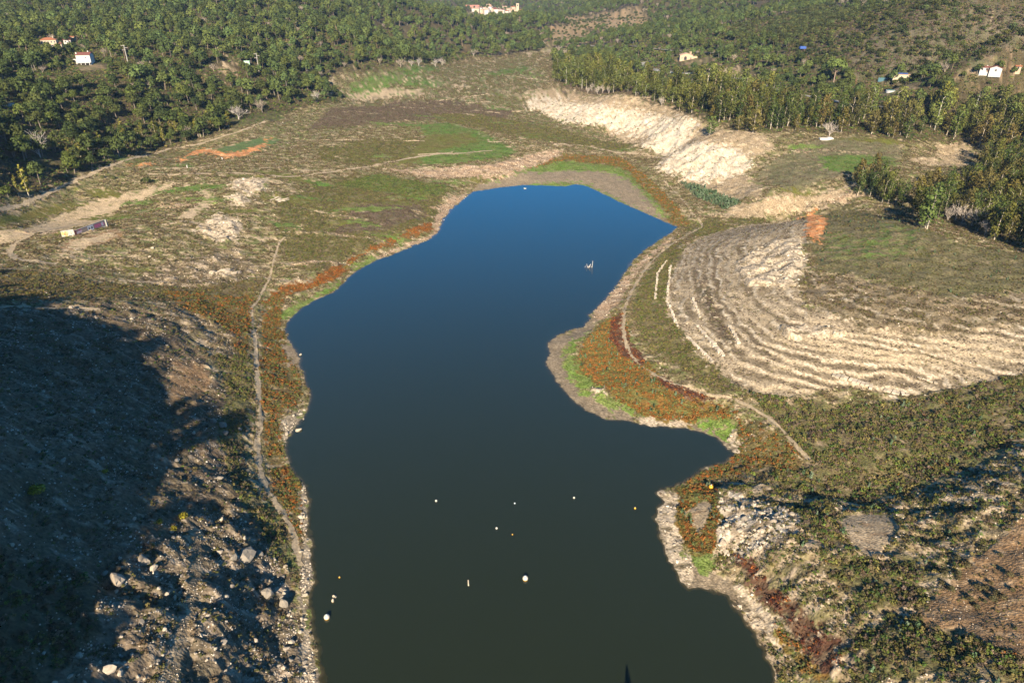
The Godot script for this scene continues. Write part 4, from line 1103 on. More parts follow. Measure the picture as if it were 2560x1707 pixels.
func flora() -> Dictionary:
	# kind, how many per square metre, least and greatest size, colours
	var brown := [Color(0.085, 0.06, 0.035), Color(0.12, 0.085, 0.05), Color(0.065, 0.055, 0.027), Color(0.15, 0.11, 0.075)]
	var olive := [Color(0.08, 0.082, 0.024), Color(0.115, 0.112, 0.03), Color(0.06, 0.068, 0.022), Color(0.14, 0.115, 0.04), Color(0.115, 0.09, 0.048)]
	var green := [Color(0.06, 0.10, 0.022), Color(0.10, 0.14, 0.026), Color(0.045, 0.075, 0.02)]
	var lush := [Color(0.14, 0.22, 0.04), Color(0.18, 0.25, 0.06), Color(0.11, 0.17, 0.04), Color(0.24, 0.27, 0.10)]
	var rust := [Color(0.27, 0.085, 0.02), Color(0.23, 0.08, 0.02), Color(0.29, 0.11, 0.025), Color(0.19, 0.075, 0.022)]
	var amber := [Color(0.20, 0.095, 0.025), Color(0.175, 0.095, 0.027), Color(0.215, 0.085, 0.022), Color(0.13, 0.10, 0.03), Color(0.155, 0.105, 0.03), Color(0.11, 0.11, 0.03), Color(0.10, 0.12, 0.04)]
	var red := [Color(0.085, 0.03, 0.02), Color(0.065, 0.03, 0.022), Color(0.12, 0.036, 0.02), Color(0.09, 0.05, 0.03)]
	var purple := [Color(0.09, 0.065, 0.05), Color(0.13, 0.095, 0.075), Color(0.07, 0.052, 0.038)]
	var bluish := [Color(0.08, 0.12, 0.065), Color(0.10, 0.135, 0.085), Color(0.06, 0.10, 0.05)]
	var pale := [Color(0.46, 0.39, 0.30), Color(0.38, 0.32, 0.25), Color(0.55, 0.48, 0.39), Color(0.30, 0.25, 0.19)]
	var grey := [Color(0.33, 0.29, 0.25), Color(0.24, 0.21, 0.18), Color(0.42, 0.37, 0.31), Color(0.18, 0.155, 0.13)]
	return {
		"scrub": [["brown", 0.22, 0.6, 1.5, brown], ["brown", 0.12, 0.6, 1.5, olive], ["stone", 0.04, 0.3, 0.9, pale]],
		"glade": [["brown", 0.06, 0.8, 1.8, green]],
		"forest": [["brown", 0.06, 0.9, 3.0, olive], ["brown", 0.05, 0.9, 3.0, green], ["brown", 0.03, 0.8, 2.0, brown]],
		"hillscrub": [["brown", 0.16, 1.0, 2.6, purple], ["brown", 0.12, 1.0, 2.8, olive], ["brown", 0.05, 1.0, 2.6, green]],
		"valley": [["brown", 0.05, 0.6, 1.3, green], ["brown", 0.13, 0.7, 1.5, brown], ["brown", 0.10, 0.6, 1.3, olive], ["stone", 0.015, 0.4, 1.2, pale]],
		"purple": [["brown", 0.35, 0.7, 1.5, purple], ["brown", 0.12, 0.6, 1.2, olive]],
		"grass": [["tuft", 0.30, 0.3, 0.7, green], ["brown", 0.05, 0.6, 1.2, olive]],
		"field": [["tuft", 0.10, 0.2, 0.4, green]],
		"greenstrip": [["brown", 0.10, 0.6, 1.6, olive], ["brown", 0.05, 0.6, 1.3, brown], ["tuft", 0.15, 0.3, 0.6, green]],
		"yellowgreen": [["tuft", 0.3, 0.3, 0.6, lush.slice(0, 1) + olive.slice(0, 2)]],
		"drygrass": [["brown", 0.10, 0.5, 1.1, brown], ["tuft", 0.1, 0.3, 0.6, olive], ["stone", 0.01, 0.3, 0.8, pale]],
		"drysoil": [["brown", 0.012, 0.4, 0.9, olive], ["stone", 0.02, 0.2, 0.6, pale]],
		"orange": [["brown", 0.02, 0.4, 0.9, olive]],
		"stony": [["stone", 0.22, 0.3, 1.0, pale], ["brown", 0.25, 0.5, 1.3, brown], ["brown", 0.08, 0.5, 1.3, olive]],
		"rock": [["stone", 0.10, 0.6, 1.6, pale], ["brown", 0.10, 0.4, 0.9, brown]],
		"pinkrock": [["stone", 0.25, 0.3, 1.0, pale], ["brown", 0.16, 0.4, 1.0, purple]],
		"cliff": [["brown", 0.022, 0.5, 1.6, olive], ["brown", 0.012, 0.5, 1.4, green], ["stone", 0.02, 0.4, 1.0, pale]],
		"soilbank": [["brown", 0.05, 0.4, 1.1, olive], ["brown", 0.03, 0.4, 1.0, purple], ["stone", 0.06, 0.3, 1.0, pale]],
		"olive": [["brown", 0.45, 0.7, 1.6, olive], ["brown", 0.18, 0.6, 1.4, purple], ["brown", 0.12, 0.6, 1.4, green]],
		"greenolive": [["brown", 0.35, 0.7, 1.5, green], ["brown", 0.25, 0.7, 1.5, olive]],
		"brownscrub": [["brown", 0.35, 0.6, 1.5, amber.slice(3) + olive], ["brown", 0.2, 0.6, 1.4, brown], ["stone", 0.05, 0.3, 0.9, pale]],
		"rust": [["rust", 0.50, 0.7, 1.5, rust], ["rust", 0.14, 0.6, 1.2, amber], ["brown", 0.12, 0.6, 1.2, olive]],
		"rustmix": [["rust", 0.30, 0.7, 1.6, amber], ["rust", 0.12, 0.7, 1.5, rust], ["brown", 0.22, 0.6, 1.6, olive], ["brown", 0.06, 0.6, 1.4, green], ["tuft", 0.12, 0.4, 0.9, lush], ["stone", 0.04, 0.2, 0.6, pale]],
		"orangeveg": [["rust", 0.50, 0.8, 1.8, amber], ["rust", 0.16, 0.7, 1.5, rust], ["brown", 0.10, 0.6, 1.4, olive], ["tuft", 0.12, 0.4, 0.9, lush], ["sapling", 0.02, 1.0, 2.0, bluish]],
		"darkred": [["rust", 0.6, 0.7, 1.5, red], ["rust", 0.18, 0.6, 1.3, rust]],
		"lush": [["tuft", 0.5, 0.35, 0.8, lush], ["brown", 0.08, 0.4, 0.8, lush]],
		"bluegreen": [["sapling", 0.25, 1.2, 2.8, bluish], ["brown", 0.1, 0.6, 1.2, olive]],
		"mud": [["stone", 0.003, 0.3, 0.7, pale]],
		"sand": [["stone", 0.02, 0.2, 0.5, pale], ["brown", 0.015, 0.5, 1.2, olive]],
		"leftslope": [["stone", 0.40, 0.25, 0.85, grey], ["brown", 0.18, 0.4, 1.2, brown], ["brown", 0.06, 0.5, 1.5, olive], ["brown", 0.03, 0.5, 1.2, green]],
		"scree": [["stone", 1.6, 0.2, 0.75, pale.slice(1) + grey + grey], ["brown", 0.22, 0.5, 1.6, olive + brown]],
		"stones": [["stone", 1.4, 0.25, 0.9, pale]],
		"shadescrub": [["brown", 0.14, 0.9, 2.6, brown], ["brown", 0.10, 0.9, 2.6, olive], ["brown", 0.05, 0.8, 2.0, green], ["stone", 0.3, 0.3, 0.9, grey]],
		"knollgreen": [["tuft", 0.15, 0.3, 0.6, green], ["brown", 0.09, 0.5, 1.3, olive], ["brown", 0.03, 0.5, 1.1, brown]],
		"rubble": [["stone", 1.2, 0.15, 0.5, pale], ["brown", 0.04, 0.4, 0.9, olive]],
		"brown": [["brown", 0.05, 0.4, 1.1, olive], ["brown", 0.04, 0.4, 1.0, brown], ["stone", 0.3, 0.15, 0.5, pale]],
		"southbank": [["brown", 0.26, 0.6, 1.8, olive], ["brown", 0.16, 0.5, 1.5, brown], ["brown", 0.08, 0.6, 1.6, green], ["stone", 0.42, 0.2, 0.7, pale], ["sapling", 0.0012, 1.2, 2.2, bluish]],
		"whitestone": [["stone", 0.7, 0.3, 1.2, pale], ["brown", 0.18, 0.5, 1.5, olive], ["brown", 0.1, 0.5, 1.3, brown]],
		"dense": [["brown", 0.34, 0.8, 2.2, olive], ["brown", 0.13, 0.8, 2.0, green], ["brown", 0.16, 0.8, 1.8, purple], ["brown", 0.10, 0.7, 1.6, brown], ["sapling", 0.004, 1.2, 2.6, bluish], ["rust", 0.02, 0.7, 1.3, amber]],
		"terrace": [["brown", 0.16, 0.4, 1.1, purple], ["brown", 0.08, 0.4, 1.0, olive], ["stone", 0.10, 0.2, 0.7, pale]],
		"knollscrub": [["brown", 0.35, 0.5, 1.3, brown], ["brown", 0.2, 0.5, 1.3, olive], ["stone", 0.08, 0.3, 0.8, pale]],
		"knollgrass": [["brown", 0.10, 0.5, 1.4, olive], ["brown", 0.06, 0.5, 1.2, brown], ["sapling", 0.002, 1.0, 2.0, bluish], ["tuft", 0.15, 0.3, 0.6, green]],
	}

func scatter() -> void:
	var all := flora()
	for k in NR - 1:
		var r := rad[k]
		if r > 1100.0: break
		var dr := rad[k + 1] - r
		var thin := 1.0 if r < 330.0 else clampf(330.0 / r, 0.25, 1.0)
		var big := clampf(sqrt(1.0 / thin), 1.0, 1.7)
		for i in NC - 1:
			if ang[i] < -1.0 or ang[i] > 1.0: continue
			var a := k * NC + i
			if sd[a] < 0.4: continue
			var zone: String = zone_names[zn[a]]
			if not all.has(zone): continue
			var lined := zone == "terrace" or zone == "knollscrub"
			var area := r * (ang[i + 1] - ang[i]) * dr
			var x0 := sin(ang[i]) * r
			var z0 := -cos(ang[i]) * r
			var clump := clampf(0.85 + n_mid.get_noise_2d(x0 * 1.3, z0 * 1.8) * 1.6 + n_fine.get_noise_2d(x0 * 0.9, z0 * 1.4 + 70.0) * 1.3, 0.04, 2.4)
			var rockclump := clampf(0.8 + n_mid.get_noise_2d(x0 * 1.3 + 700.0, z0 * 1.3) * 2.2, 0.05, 2.4)
			for f in all[zone]:
				var stone: bool = f[0] == "stone"
				var p: float = f[1] * area * thin * (rockclump * 1.6 if stone else clump * 5.2)
				var n := int(p) + (1 if rng.randf() < p - int(p) else 0)
				for j in n:
					var t := lerpf(ang[i], ang[i + 1], rng.randf())
					var rr := r + dr * rng.randf()
					var x := sin(t) * rr
					var z := -cos(t) * rr
					var s := lerpf(f[2], f[3], pow(rng.randf(), 2.2)) * big * (1.0 if stone else 0.78)
					if lined and not stone:
						var e := (height(x, z) + contour(x, z)) / 1.15
						var gg := e - floorf(e)
						if gg > 0.5 and rng.randf() < 0.85: continue
					var c: Color = f[4][rng.randi() % f[4].size()]
					c *= rng.randf_range(0.75, 1.25)
					var g := ground(x, z, -0.08 * s)
					if stone:
						drop("stone%d" % (rng.randi() % 3), g + Vector3(0, s * 0.05, 0), Vector3(s, s * rng.randf_range(0.6, 1.0), s * rng.randf_range(0.6, 1.1)), rng.randf() * TAU, c, rng.randf() * 0.5)
					else:
						var kind: String = f[0]
						if kind == "brown" or kind == "rust": kind += str(rng.randi() % 3)
						drop(kind, g, Vector3(s * rng.randf_range(0.8, 1.3), s * rng.randf_range(0.5, 1.1), s * rng.randf_range(0.8, 1.3)) if f[0] != "sapling" else Vector3(s * 0.9, s, s * 0.9), rng.randf() * TAU, c)
	for i in 3:
		heap("loose_stones", "stone%d" % i, stone_mesh(0.35, 0), M.stone, "pale and grey stones strewn over the bare slopes and banks")
	for i in 3:
		heap("scrub", "brown%d" % i, bush_mesh([16, 20, 24][i], [0.7, 0.9, 1.1][i]), M.leaf, "low brown and olive scrub covering the dry lake bed and slopes")
	for i in 3:
		heap("rust_scrub", "rust%d" % i, bush_mesh([16, 20, 24][i], [0.7, 0.9, 1.2][i]), M.leaf, "rust red and orange low plants along the old waterline")
	heap("grass", "tuft", tuft_mesh(), M.leaf, "fresh green grass and herbs near the water and on damp ground")
	heap("saplings", "sapling", sapling_mesh(), M.leaf, "young blue-green eucalyptus shoots among the scrub")
	heaps.clear()

# ---------------------------------------------------------------- trees
var protos := {}
func crown_mesh(lobes: Array, per: int, size: float, tint: Color, low_cut := -0.55) -> ArrayMesh:
	var s := Shape.new()
	for l in lobes:
		var g := rng.randf_range(0.82, 1.18)
		s.tint = Color(tint.r * g, tint.g * g, tint.b * g)
		leafy(s, l[0], l[1], per, size, 0.6, 1.3, low_cut)
	return s.mesh()

func make_pine(i: int) -> Node3D:       # one metre of radius, so scaled by its size
	var h := 1.9 + 0.25 * (i % 3)
	var lobes := []
	for j in 8:
		var a := TAU * j / 8.0 + rng.randf() * 0.5
		var rr := rng.randf_range(0.35, 0.62)
		lobes.append([Vector3(cos(a) * rr, h - 0.75 + rng.randf_range(-0.38, 0.25), sin(a) * rr), Vector3(0.42, 0.34, 0.42) * rng.randf_range(0.8, 1.15)])
	for j in 3:
		lobes.append([Vector3(rng.randf_range(-0.25, 0.25), h - 0.35, rng.randf_range(-0.25, 0.25)), Vector3(0.5, 0.36, 0.5)])
	var o := Node3D.new()
	var s := Shape.new()
	var bend := Vector3(rng.randf_range(-0.12, 0.12), h * 0.5, rng.randf_range(-0.12, 0.12))
	s.tint = Color(0.16, 0.13, 0.105)
	s.tube(Vector3(0, -0.15, 0), bend, 0.055, 0.04)
	s.tube(bend, Vector3(0, h - 0.4, 0), 0.04, 0.02)
	for j in 4:
		var l: Vector3 = lobes[j * 2][0]
		s.tube(bend + Vector3(0, 0.1 * j, 0), l, 0.025, 0.01, 4)
	obj("trunk", s.mesh(), M.bark, o)
	obj("crown", crown_mesh(lobes, 56, 0.105, Color(0.070, 0.093, 0.027)), M.leaf, o)
	return o

func make_umbrella_pine() -> Node3D:
	var lobes := []
	for j in 10:
		var a := TAU * j / 10.0
		lobes.append([Vector3(cos(a) * 0.62, 2.1 + rng.randf_range(-0.08, 0.08), sin(a) * 0.62), Vector3(0.36, 0.26, 0.36)])
	for j in 4:
		lobes.append([Vector3(rng.randf_range(-0.3, 0.3), 2.3, rng.randf_range(-0.3, 0.3)), Vector3(0.5, 0.3, 0.5)])
	var o := Node3D.new()
	var s := Shape.new()
	s.tint = Color(0.2, 0.15, 0.12)
	s.tube(Vector3(0, -0.15, 0), Vector3(0.03, 1.6, 0), 0.06, 0.045, 6)
	for j in 5: s.tube(Vector3(0.03, 1.5, 0), lobes[j * 2][0], 0.035, 0.015, 4)
	obj("trunk", s.mesh(), M.bark, o)
	obj("crown", crown_mesh(lobes, 40, 0.13, Color(0.085, 0.115, 0.03)), M.leaf, o)
	return o

func make_euca(i: int) -> Node3D:       # one metre of height
	var lobes := []
	var o := Node3D.new()
	var s := Shape.new()
	s.tint = Color(0.36, 0.31, 0.25)
	var top := Vector3(rng.randf_range(-0.04, 0.04), 0.86, rng.randf_range(-0.04, 0.04))
	s.tube(Vector3(0, -0.05, 0), Vector3(0.01, 0.45, 0), 0.014, 0.010)
	s.tube(Vector3(0.01, 0.45, 0), top, 0.010, 0.004)
	for j in 11:
		var y := 0.24 + 0.72 * j / 10.0
		var a := rng.randf() * TAU
		var rr := rng.randf_range(0.04, 0.22) * (1.15 - absf(y - 0.62))
		var c := Vector3(cos(a) * rr, y + rng.randf_range(-0.03, 0.03), sin(a) * rr)
		var w := rng.randf_range(0.10, 0.17) * (1.2 - 0.7 * absf(y - 0.55))
		lobes.append([c, Vector3(w, w * 1.15, w)])
		if j % 2 == 0: s.tube(Vector3(0.01, y - 0.12, 0), c, 0.006, 0.003, 4)
	obj("trunk", s.mesh(), M.bark, o)
	var tint := [Color(0.088, 0.098, 0.024), Color(0.068, 0.095, 0.024), Color(0.11, 0.095, 0.03)]
	obj("crown", crown_mesh(lobes, 52, 0.030, tint[i % 3], -1.0), M.leaf, o)
	return o

func branch(s: Shape, at: Vector3, dir: Vector3, length: float, r: float, level: int) -> void:
	var e := at + dir * length
	s.tube(at, e, r, r * 0.6, 4 if level > 1 else 3, false)
	if level == 0: return
	for i in (4 if level > 2 else 3):
		var d := (dir + Vector3(rng.randfn(), rng.randfn() * 0.6 + 0.25, rng.randfn()) * 0.55).normalized()
		branch(s, at.lerp(e, rng.randf_range(0.55, 1.0)), d, length * rng.randf_range(0.6, 0.8), r * 0.6, level - 1)

func make_bare(i: int) -> Node3D:       # about one metre of height
	var o := Node3D.new()
	var s := Shape.new()
	s.tint = [Color(0.36, 0.31, 0.27), Color(0.27, 0.22, 0.18), Color(0.32, 0.29, 0.255)][i % 3]
	s.tube(Vector3(0, -0.05, 0), Vector3(0, 0.22, 0), 0.022, 0.018)
	obj("trunk", s.mesh(), M.bark, o)
	var b := Shape.new()
	b.tint = s.tint
	for j in 7:
		var a := TAU * j / 7.0 + rng.randf() * 0.6
		var w := rng.randf_range(0.1, 1.1)
		branch(b, Vector3(0, 0.06 + 0.025 * j, 0), Vector3(cos(a) * w, 1.0, sin(a) * w).normalized(), rng.randf_range(0.22, 0.34), 0.011, 3)
	obj("branches", b.mesh(), M.bark, o)
	return o

func make_poplar() -> Node3D:
	var o := Node3D.new()
	var s := Shape.new()
	s.tint = Color(0.32, 0.28, 0.2)
	s.tube(Vector3(0, -0.05, 0), Vector3(0, 0.9, 0), 0.02, 0.005)
	obj("trunk", s.mesh(), M.bark, o)
	var lobes := []
	for j in 9:
		var y := 0.24 + j * 0.085
		var w := 0.115 * sin(PI * clampf((y - 0.1) / 0.95, 0.15, 0.95))
		lobes.append([Vector3(rng.randf_range(-0.04, 0.04), y, rng.randf_range(-0.04, 0.04)), Vector3(w, 0.09, w)])
	obj("crown", crown_mesh(lobes, 26, 0.032, Color(0.17, 0.16, 0.03), -1.0), M.leaf, o)
	return o

func make_round(tint: Color) -> Node3D:  # a broad evergreen shrub of one metre radius
	var o := Node3D.new()
	var s := Shape.new()
	s.tint = Color(0.14, 0.11, 0.08)
	for j in 3: s.tube(Vector3(0, -0.1, 0), Vector3(rng.randf_range(-0.4, 0.4), 0.7, rng.randf_range(-0.4, 0.4)), 0.06, 0.03, 4)
	obj("stem", s.mesh(), M.bark, o)
	var lobes := []
	for j in 7:
		var a := TAU * j / 7.0
		lobes.append([Vector3(cos(a) * 0.5, rng.randf_range(0.4, 0.65), sin(a) * 0.5), Vector3(0.48, 0.42, 0.48)])
	lobes.append([Vector3(0, 0.85, 0), Vector3(0.55, 0.4, 0.55)])
	obj("foliage", crown_mesh(lobes, 26, 0.16, tint), M.leaf, o)
	return o

func plant(kind: String, spacing: float, list: Array) -> void:
	var q := PackedVector2Array()
	var lo := Vector2(1e9, 1e9)
	var hi := -lo
	for i in list.size() / 2:
		var p := Vector2(list[i * 2], list[i * 2 + 1])
		q.append(p)
		lo = lo.min(p)
		hi = hi.max(p)
	var count := int((hi.x - lo.x) * (hi.y - lo.y) / (spacing * spacing) * 1.1)
	for n in count:
		var p := Vector2(rng.randf_range(lo.x, hi.x), rng.randf_range(lo.y, hi.y))
		var t := atan2(p.x, -p.y)
		if kind != "ridge" and absf(t) > 0.86: continue
		if p.length() > 900.0 and absf(t) > 0.68: continue
		if not Geometry2D.is_point_in_polygon(p, q): continue
		var zone := zone_at(p.x, p.y)
		if zone in ["way", "roadway", "yard", "orange", "glade"] or kind == "pine" and zone in ["hillscrub", "orchard", "soilbank", "field", "greenstrip"]: continue
		var shut := false
		for k in 6:
			var far := p * (1.0 + (8.0 + 9.0 * k) / p.length())
			var there := zone_at(far.x, far.y)
			if there == "roadway" or there == "yard" and k < 5 or there == "glade" and k < 1 or there == "soilbank" and k < 4 and p.length() > 600.0: shut = true
		if shut: continue
		if kind == "euca" and zone in ["cliff", "soilbank"]: continue
		var open := n_low.get_noise_2d(p.x * 1.3 + 90.0, p.y * 1.3)
		if kind == "pine" and open < -0.30: continue
		if kind == "far" and open < -0.45: continue
		if kind == "euca" and rng.randf() < maxf(0.0, -open * 1.6): continue
		var cell_key := Vector2i((p / (spacing * 0.62)).floor())
		if taken.has(cell_key): continue
		taken[cell_key] = true
		spots.append([kind, p.x, p.y])


var taken := {}
var marks := []
var told := {}
func landmarks() -> void:
	marks = [[-357.9, -617.6, "the white house"], [-428.4, -688.8, "the cream villa"], [-329.4, -630.1, "the western utility pole"], [-240.6, -694.8, "the eastern utility pole"], [-252, -698.5, "the pale green shed"], [-265.1, -675.9, "the orange earth clearing"], [-221.4, -573.8, "the spreading pale tree"], [-274, -401.1, "the tall white bare tree"], [-255, -354.7, "the tall yellow poplar"], [-202.3, -491.7, "the green field with orange bank"], [-246.5, -414.4, "the bend of the dirt track"], [-238.8, -505.2, "the track beside the field"], [63.6, -1036.1, "the leafless valley-head thicket"], [-184.7, -667.8, "the dry lake bed corner"], [-202.1, -776, "the forest edge notch"], [-336.9, -475.5, "the garden pool"],
		[206.5, -875.7, "the cream farmhouse"], [284.4, -641.6, "the umbrella pine"], [336.3, -629.4, "the bungalow with solar panels"], [350.4, -529.9, "the gabled white cottage"], [295.2, -753.4, "the blue tarpaulin"], [138.6, -491.5, "the lone cliff-edge eucalyptus"], [165.7, -482.9, "the broad brownish eucalyptus"], [212.7, -473.2, "the white concrete slab"], [175.3, -277.4, "the leaning knoll eucalyptus"], [301, -472.6, "the bare hollow in the bank"], [158.9, -886.4, "the road bend"], [88.4, -651.8, "the top of the white cliffs"], [35.6, -801, "the end of the eucalyptus belt"], [186.9, -368.3, "the tan bank by the gully"], [195.2, -351, "the trees at the head of the knoll"], [227, -291.9, "the shaded gully"], [273.8, -475.2, "the wooded corner of the green plain"],
		[-58.7, -110.8, "the largest grey boulder"], [-73.8, -91.8, "the tall split boulder"], [-66.2, -101.7, "the rubble track"], [-65.4, -73.1, "the large flat-topped boulder"], [-80.9, -158.4, "the bluish boulder cluster"], [-142, -207.2, "the crest track"], [-63.9, -170, "the white boulder in the water"], [-72.9, -111.1, "the yellow-green shrubs"], [-94.9, -106.6, "the broad olive shrub in the shade"], [-52.2, -104.1, "the long sloping boulder"], [-40.8, -101, "the left shore buoy"], [-76.2, -215.4, "the small left spit"], [-77.2, -172.7, "the shore path"], [-127.9, -206.9, "the lone crest boulder"], [-75.4, -71.1, "the scrubby foot of the dark slope"], [-102.5, -178.6, "the sunlit brown patch in the shade"],
		[52.1, -140.3, "the stranded yellow buoy"], [46.2, -129, "the pale sand clearing on the headland"], [78.1, -113.9, "the grey bare clearing"], [57.1, -100.9, "the dark red scrub strip"], [44.5, -115.1, "the bright green patch on the headland"], [94.6, -101, "the brown bare slope"], [69.2, -211.7, "the longest knoll wall"], [106.4, -182.8, "the pale wall slabs"], [104.6, -258.9, "the white knoll outcrop"], [50.9, -172.3, "the white ledge at the water"], [-151.7, -393.1, "the highest outcrop"], [-147.3, -332.8, "the jagged outcrop"], [-203.7, -311.5, "the graffiti wall"], [38.4, -129.3, "the rocky headland shore"], [99.6, -207.1, "the pale patch on the knoll slope"], [77.3, -89.7, "the lower end of the brown slope"], [91.6, -86.5, "the upper brown slope"], [7.3, -2109.1, "the bell tower"], [-111.8, -2077.7, "the long pink building"], [-68, -2005.9, "the lowest village house"], [-30.4, -2036.3, "the middle of the village"]]

func single_out(what: String, x: float, z: float) -> String:   # says which one by what stands beside it
	var near := []
	for m in marks:
		near.append([Vector2(x - m[0], z - m[1]).length(), m])
	near.sort_custom(func(a, b): return a[0] < b[0])
	var label := ""
	for k in 6:
		var m: Array = near[k][1]
		var d := Vector2(x - m[0], z - m[1])
		var dist: float = near[k][0]
		var out := Vector2(m[0], m[1]).normalized()      # away from the viewer
		var ahead := d.dot(out)
		var side := d.dot(Vector2(-out.y, out.x))
		var where := "behind" if ahead > 0.0 else "in front of"
		if absf(side) > absf(ahead): where = "right of" if side > 0.0 else "left of"
		elif absf(side) > 0.4 * absf(ahead): where += (" and right of" if side > 0.0 else " and left of")
		var span := 12.0 + 0.02 * Vector2(x, z).length()
		var far := "just " if dist < span else "" if dist < span * 2.5 else "some way " if dist < span * 6.0 else "far "
		label = "%s %s%s %s" % [what, far, where, m[2]]
		if label.split(" ").size() > 16: label = "%s %s %s" % [what, "behind" if ahead > 0.0 else "in front of", m[2]]
		if not told.has(label): break
	told[label] = true
	return label

func stands() -> void:
	plant("pine", 7.4, [-282.4, -292.9, -256.8, -335.6, -256.7, -356, -252.7, -383.4, -255.7, -396.5, -247.9, -417.4, -258, -486.3, -240.7, -509.9, -224.6, -536, -213.6, -562.8, -201.3, -613.5, -187.3, -645.8, -167.5, -679.1, -168.5, -721.1, -195.1, -754.5, -195.6, -810.1, -165.1, -824.8, -141.1, -861.7, -111.3, -959.1, -61.3, -1081.9, 2.6, -1101.1, 41.9, -1112.7, 113.3, -1295.1, 177.7, -1690.7, -1597.5, -581.4, -492.4, -86.8])
	plant("pine", 7.6, [53.5, -908.1, 69.1, -939.3, 111, -917.3, 146.2, -806.2, 174.2, -758.7, 205.3, -722.3, 225.3, -650.6, 234.5, -572.7, 257.7, -538.1, 294.6, -520.4, 367.3, -509.1, 450.3, -260, 1302.3, -1092.7, 118.6, -1695.9, 90.7, -1296.8, 60.5, -1094.3])
	plant("pine", 11, [163.4, -1147.9, 257.7, -952, 290.9, -852.6, 287.3, -720.8, 334.3, -925.8, 459.6, -1112.1, 407.9, -1365.5, 220.2, -1396.7])
	plant("far", 9.5, [-1130.8, -1255.9, 0, -1690, 1130.8, -1255.9, 2408.9, -2675.3, 0, -3600, -2408.9, -2675.3])
	plant("euca", 6.6, [44.7, -839.1, 55.6, -745.1, 75, -714.6, 96.1, -652.4, 114.4, -620, 125.4, -598.9, 134.1, -571.3, 139.3, -535.4, 148, -518, 161.8, -499.5, 176.9, -489.1, 204.9, -491, 235, -490, 260.4, -472.9, 279.8, -480.4, 295.4, -492.6, 330.6, -449.5, 370.2, -416.3, 375.1, -430.6, 351.4, -510.7, 295.2, -521.9, 253.4, -535.4, 224.7, -546.3, 199, -571.2, 179.5, -627.1, 143.9, -656.4, 116.3, -707, 104.8, -862.5, 68.6, -931.9])
	plant("euca", 6, [187.5, -366.9, 194.6, -349.7, 203, -348.9, 213.3, -375.1, 205.2, -389.4, 191.8, -380.9])
	plant("euca", 6, [200.5, -348.4, 193.4, -318.4, 173.2, -274.4, 196.7, -306.4, 209.8, -311.3, 199.7, -279.5, 196.4, -263.2, 198.6, -234.7, 222, -230, 369, -413.8, 329.6, -447.8, 318.7, -464.4, 264, -389.3, 238.9, -361.6, 230.1, -375])
	plant("shrubtree", 4.2, [443.9, -1072.5, 305.7, -1008.3, 265, -959.8, 288.2, -814.6, 283.8, -710, 314.5, -644.2, 336.8, -636.7, 343.1, -538.6, 383.4, -531.1, 468.2, -668.2, 391.7, -743])
	plant("leafy", 10, [-252.9, -383.9, -267.9, -488.6, -242, -513.3, -217.6, -554.4, -225.8, -578.8, -251.8, -539.8, -283.2, -510.6, -261.7, -401.9])
	plant("olive", 9, [109.2, -1666.9, 249.3, -1428.9, 245.6, -1314.3, 164.2, -1264.3, 88.8, -1345.9])
	plant("olive", 9, [54.7, -1273.8, 119.1, -1336.9, 139.7, -1239, 100.5, -1112.1, 63.4, -1150.6])
	plant("ridge", 9, [-60, 10, -100, 5, -160, 10, -230, 0, -260, 60, -60, 60])
	pass

func in_view(p: Vector3) -> bool:
	var d := p - Vector3(0, 120, 0)
	var f := Vector3(0, -sin(deg_to_rad(28)), -cos(deg_to_rad(28)))
	var u := Vector3(0, cos(deg_to_rad(28)), -sin(deg_to_rad(28)))
	var depth := d.dot(f)
	return depth > 10.0 and absf(d.x) < depth * 0.76 and absf(d.dot(u)) < depth * 0.505

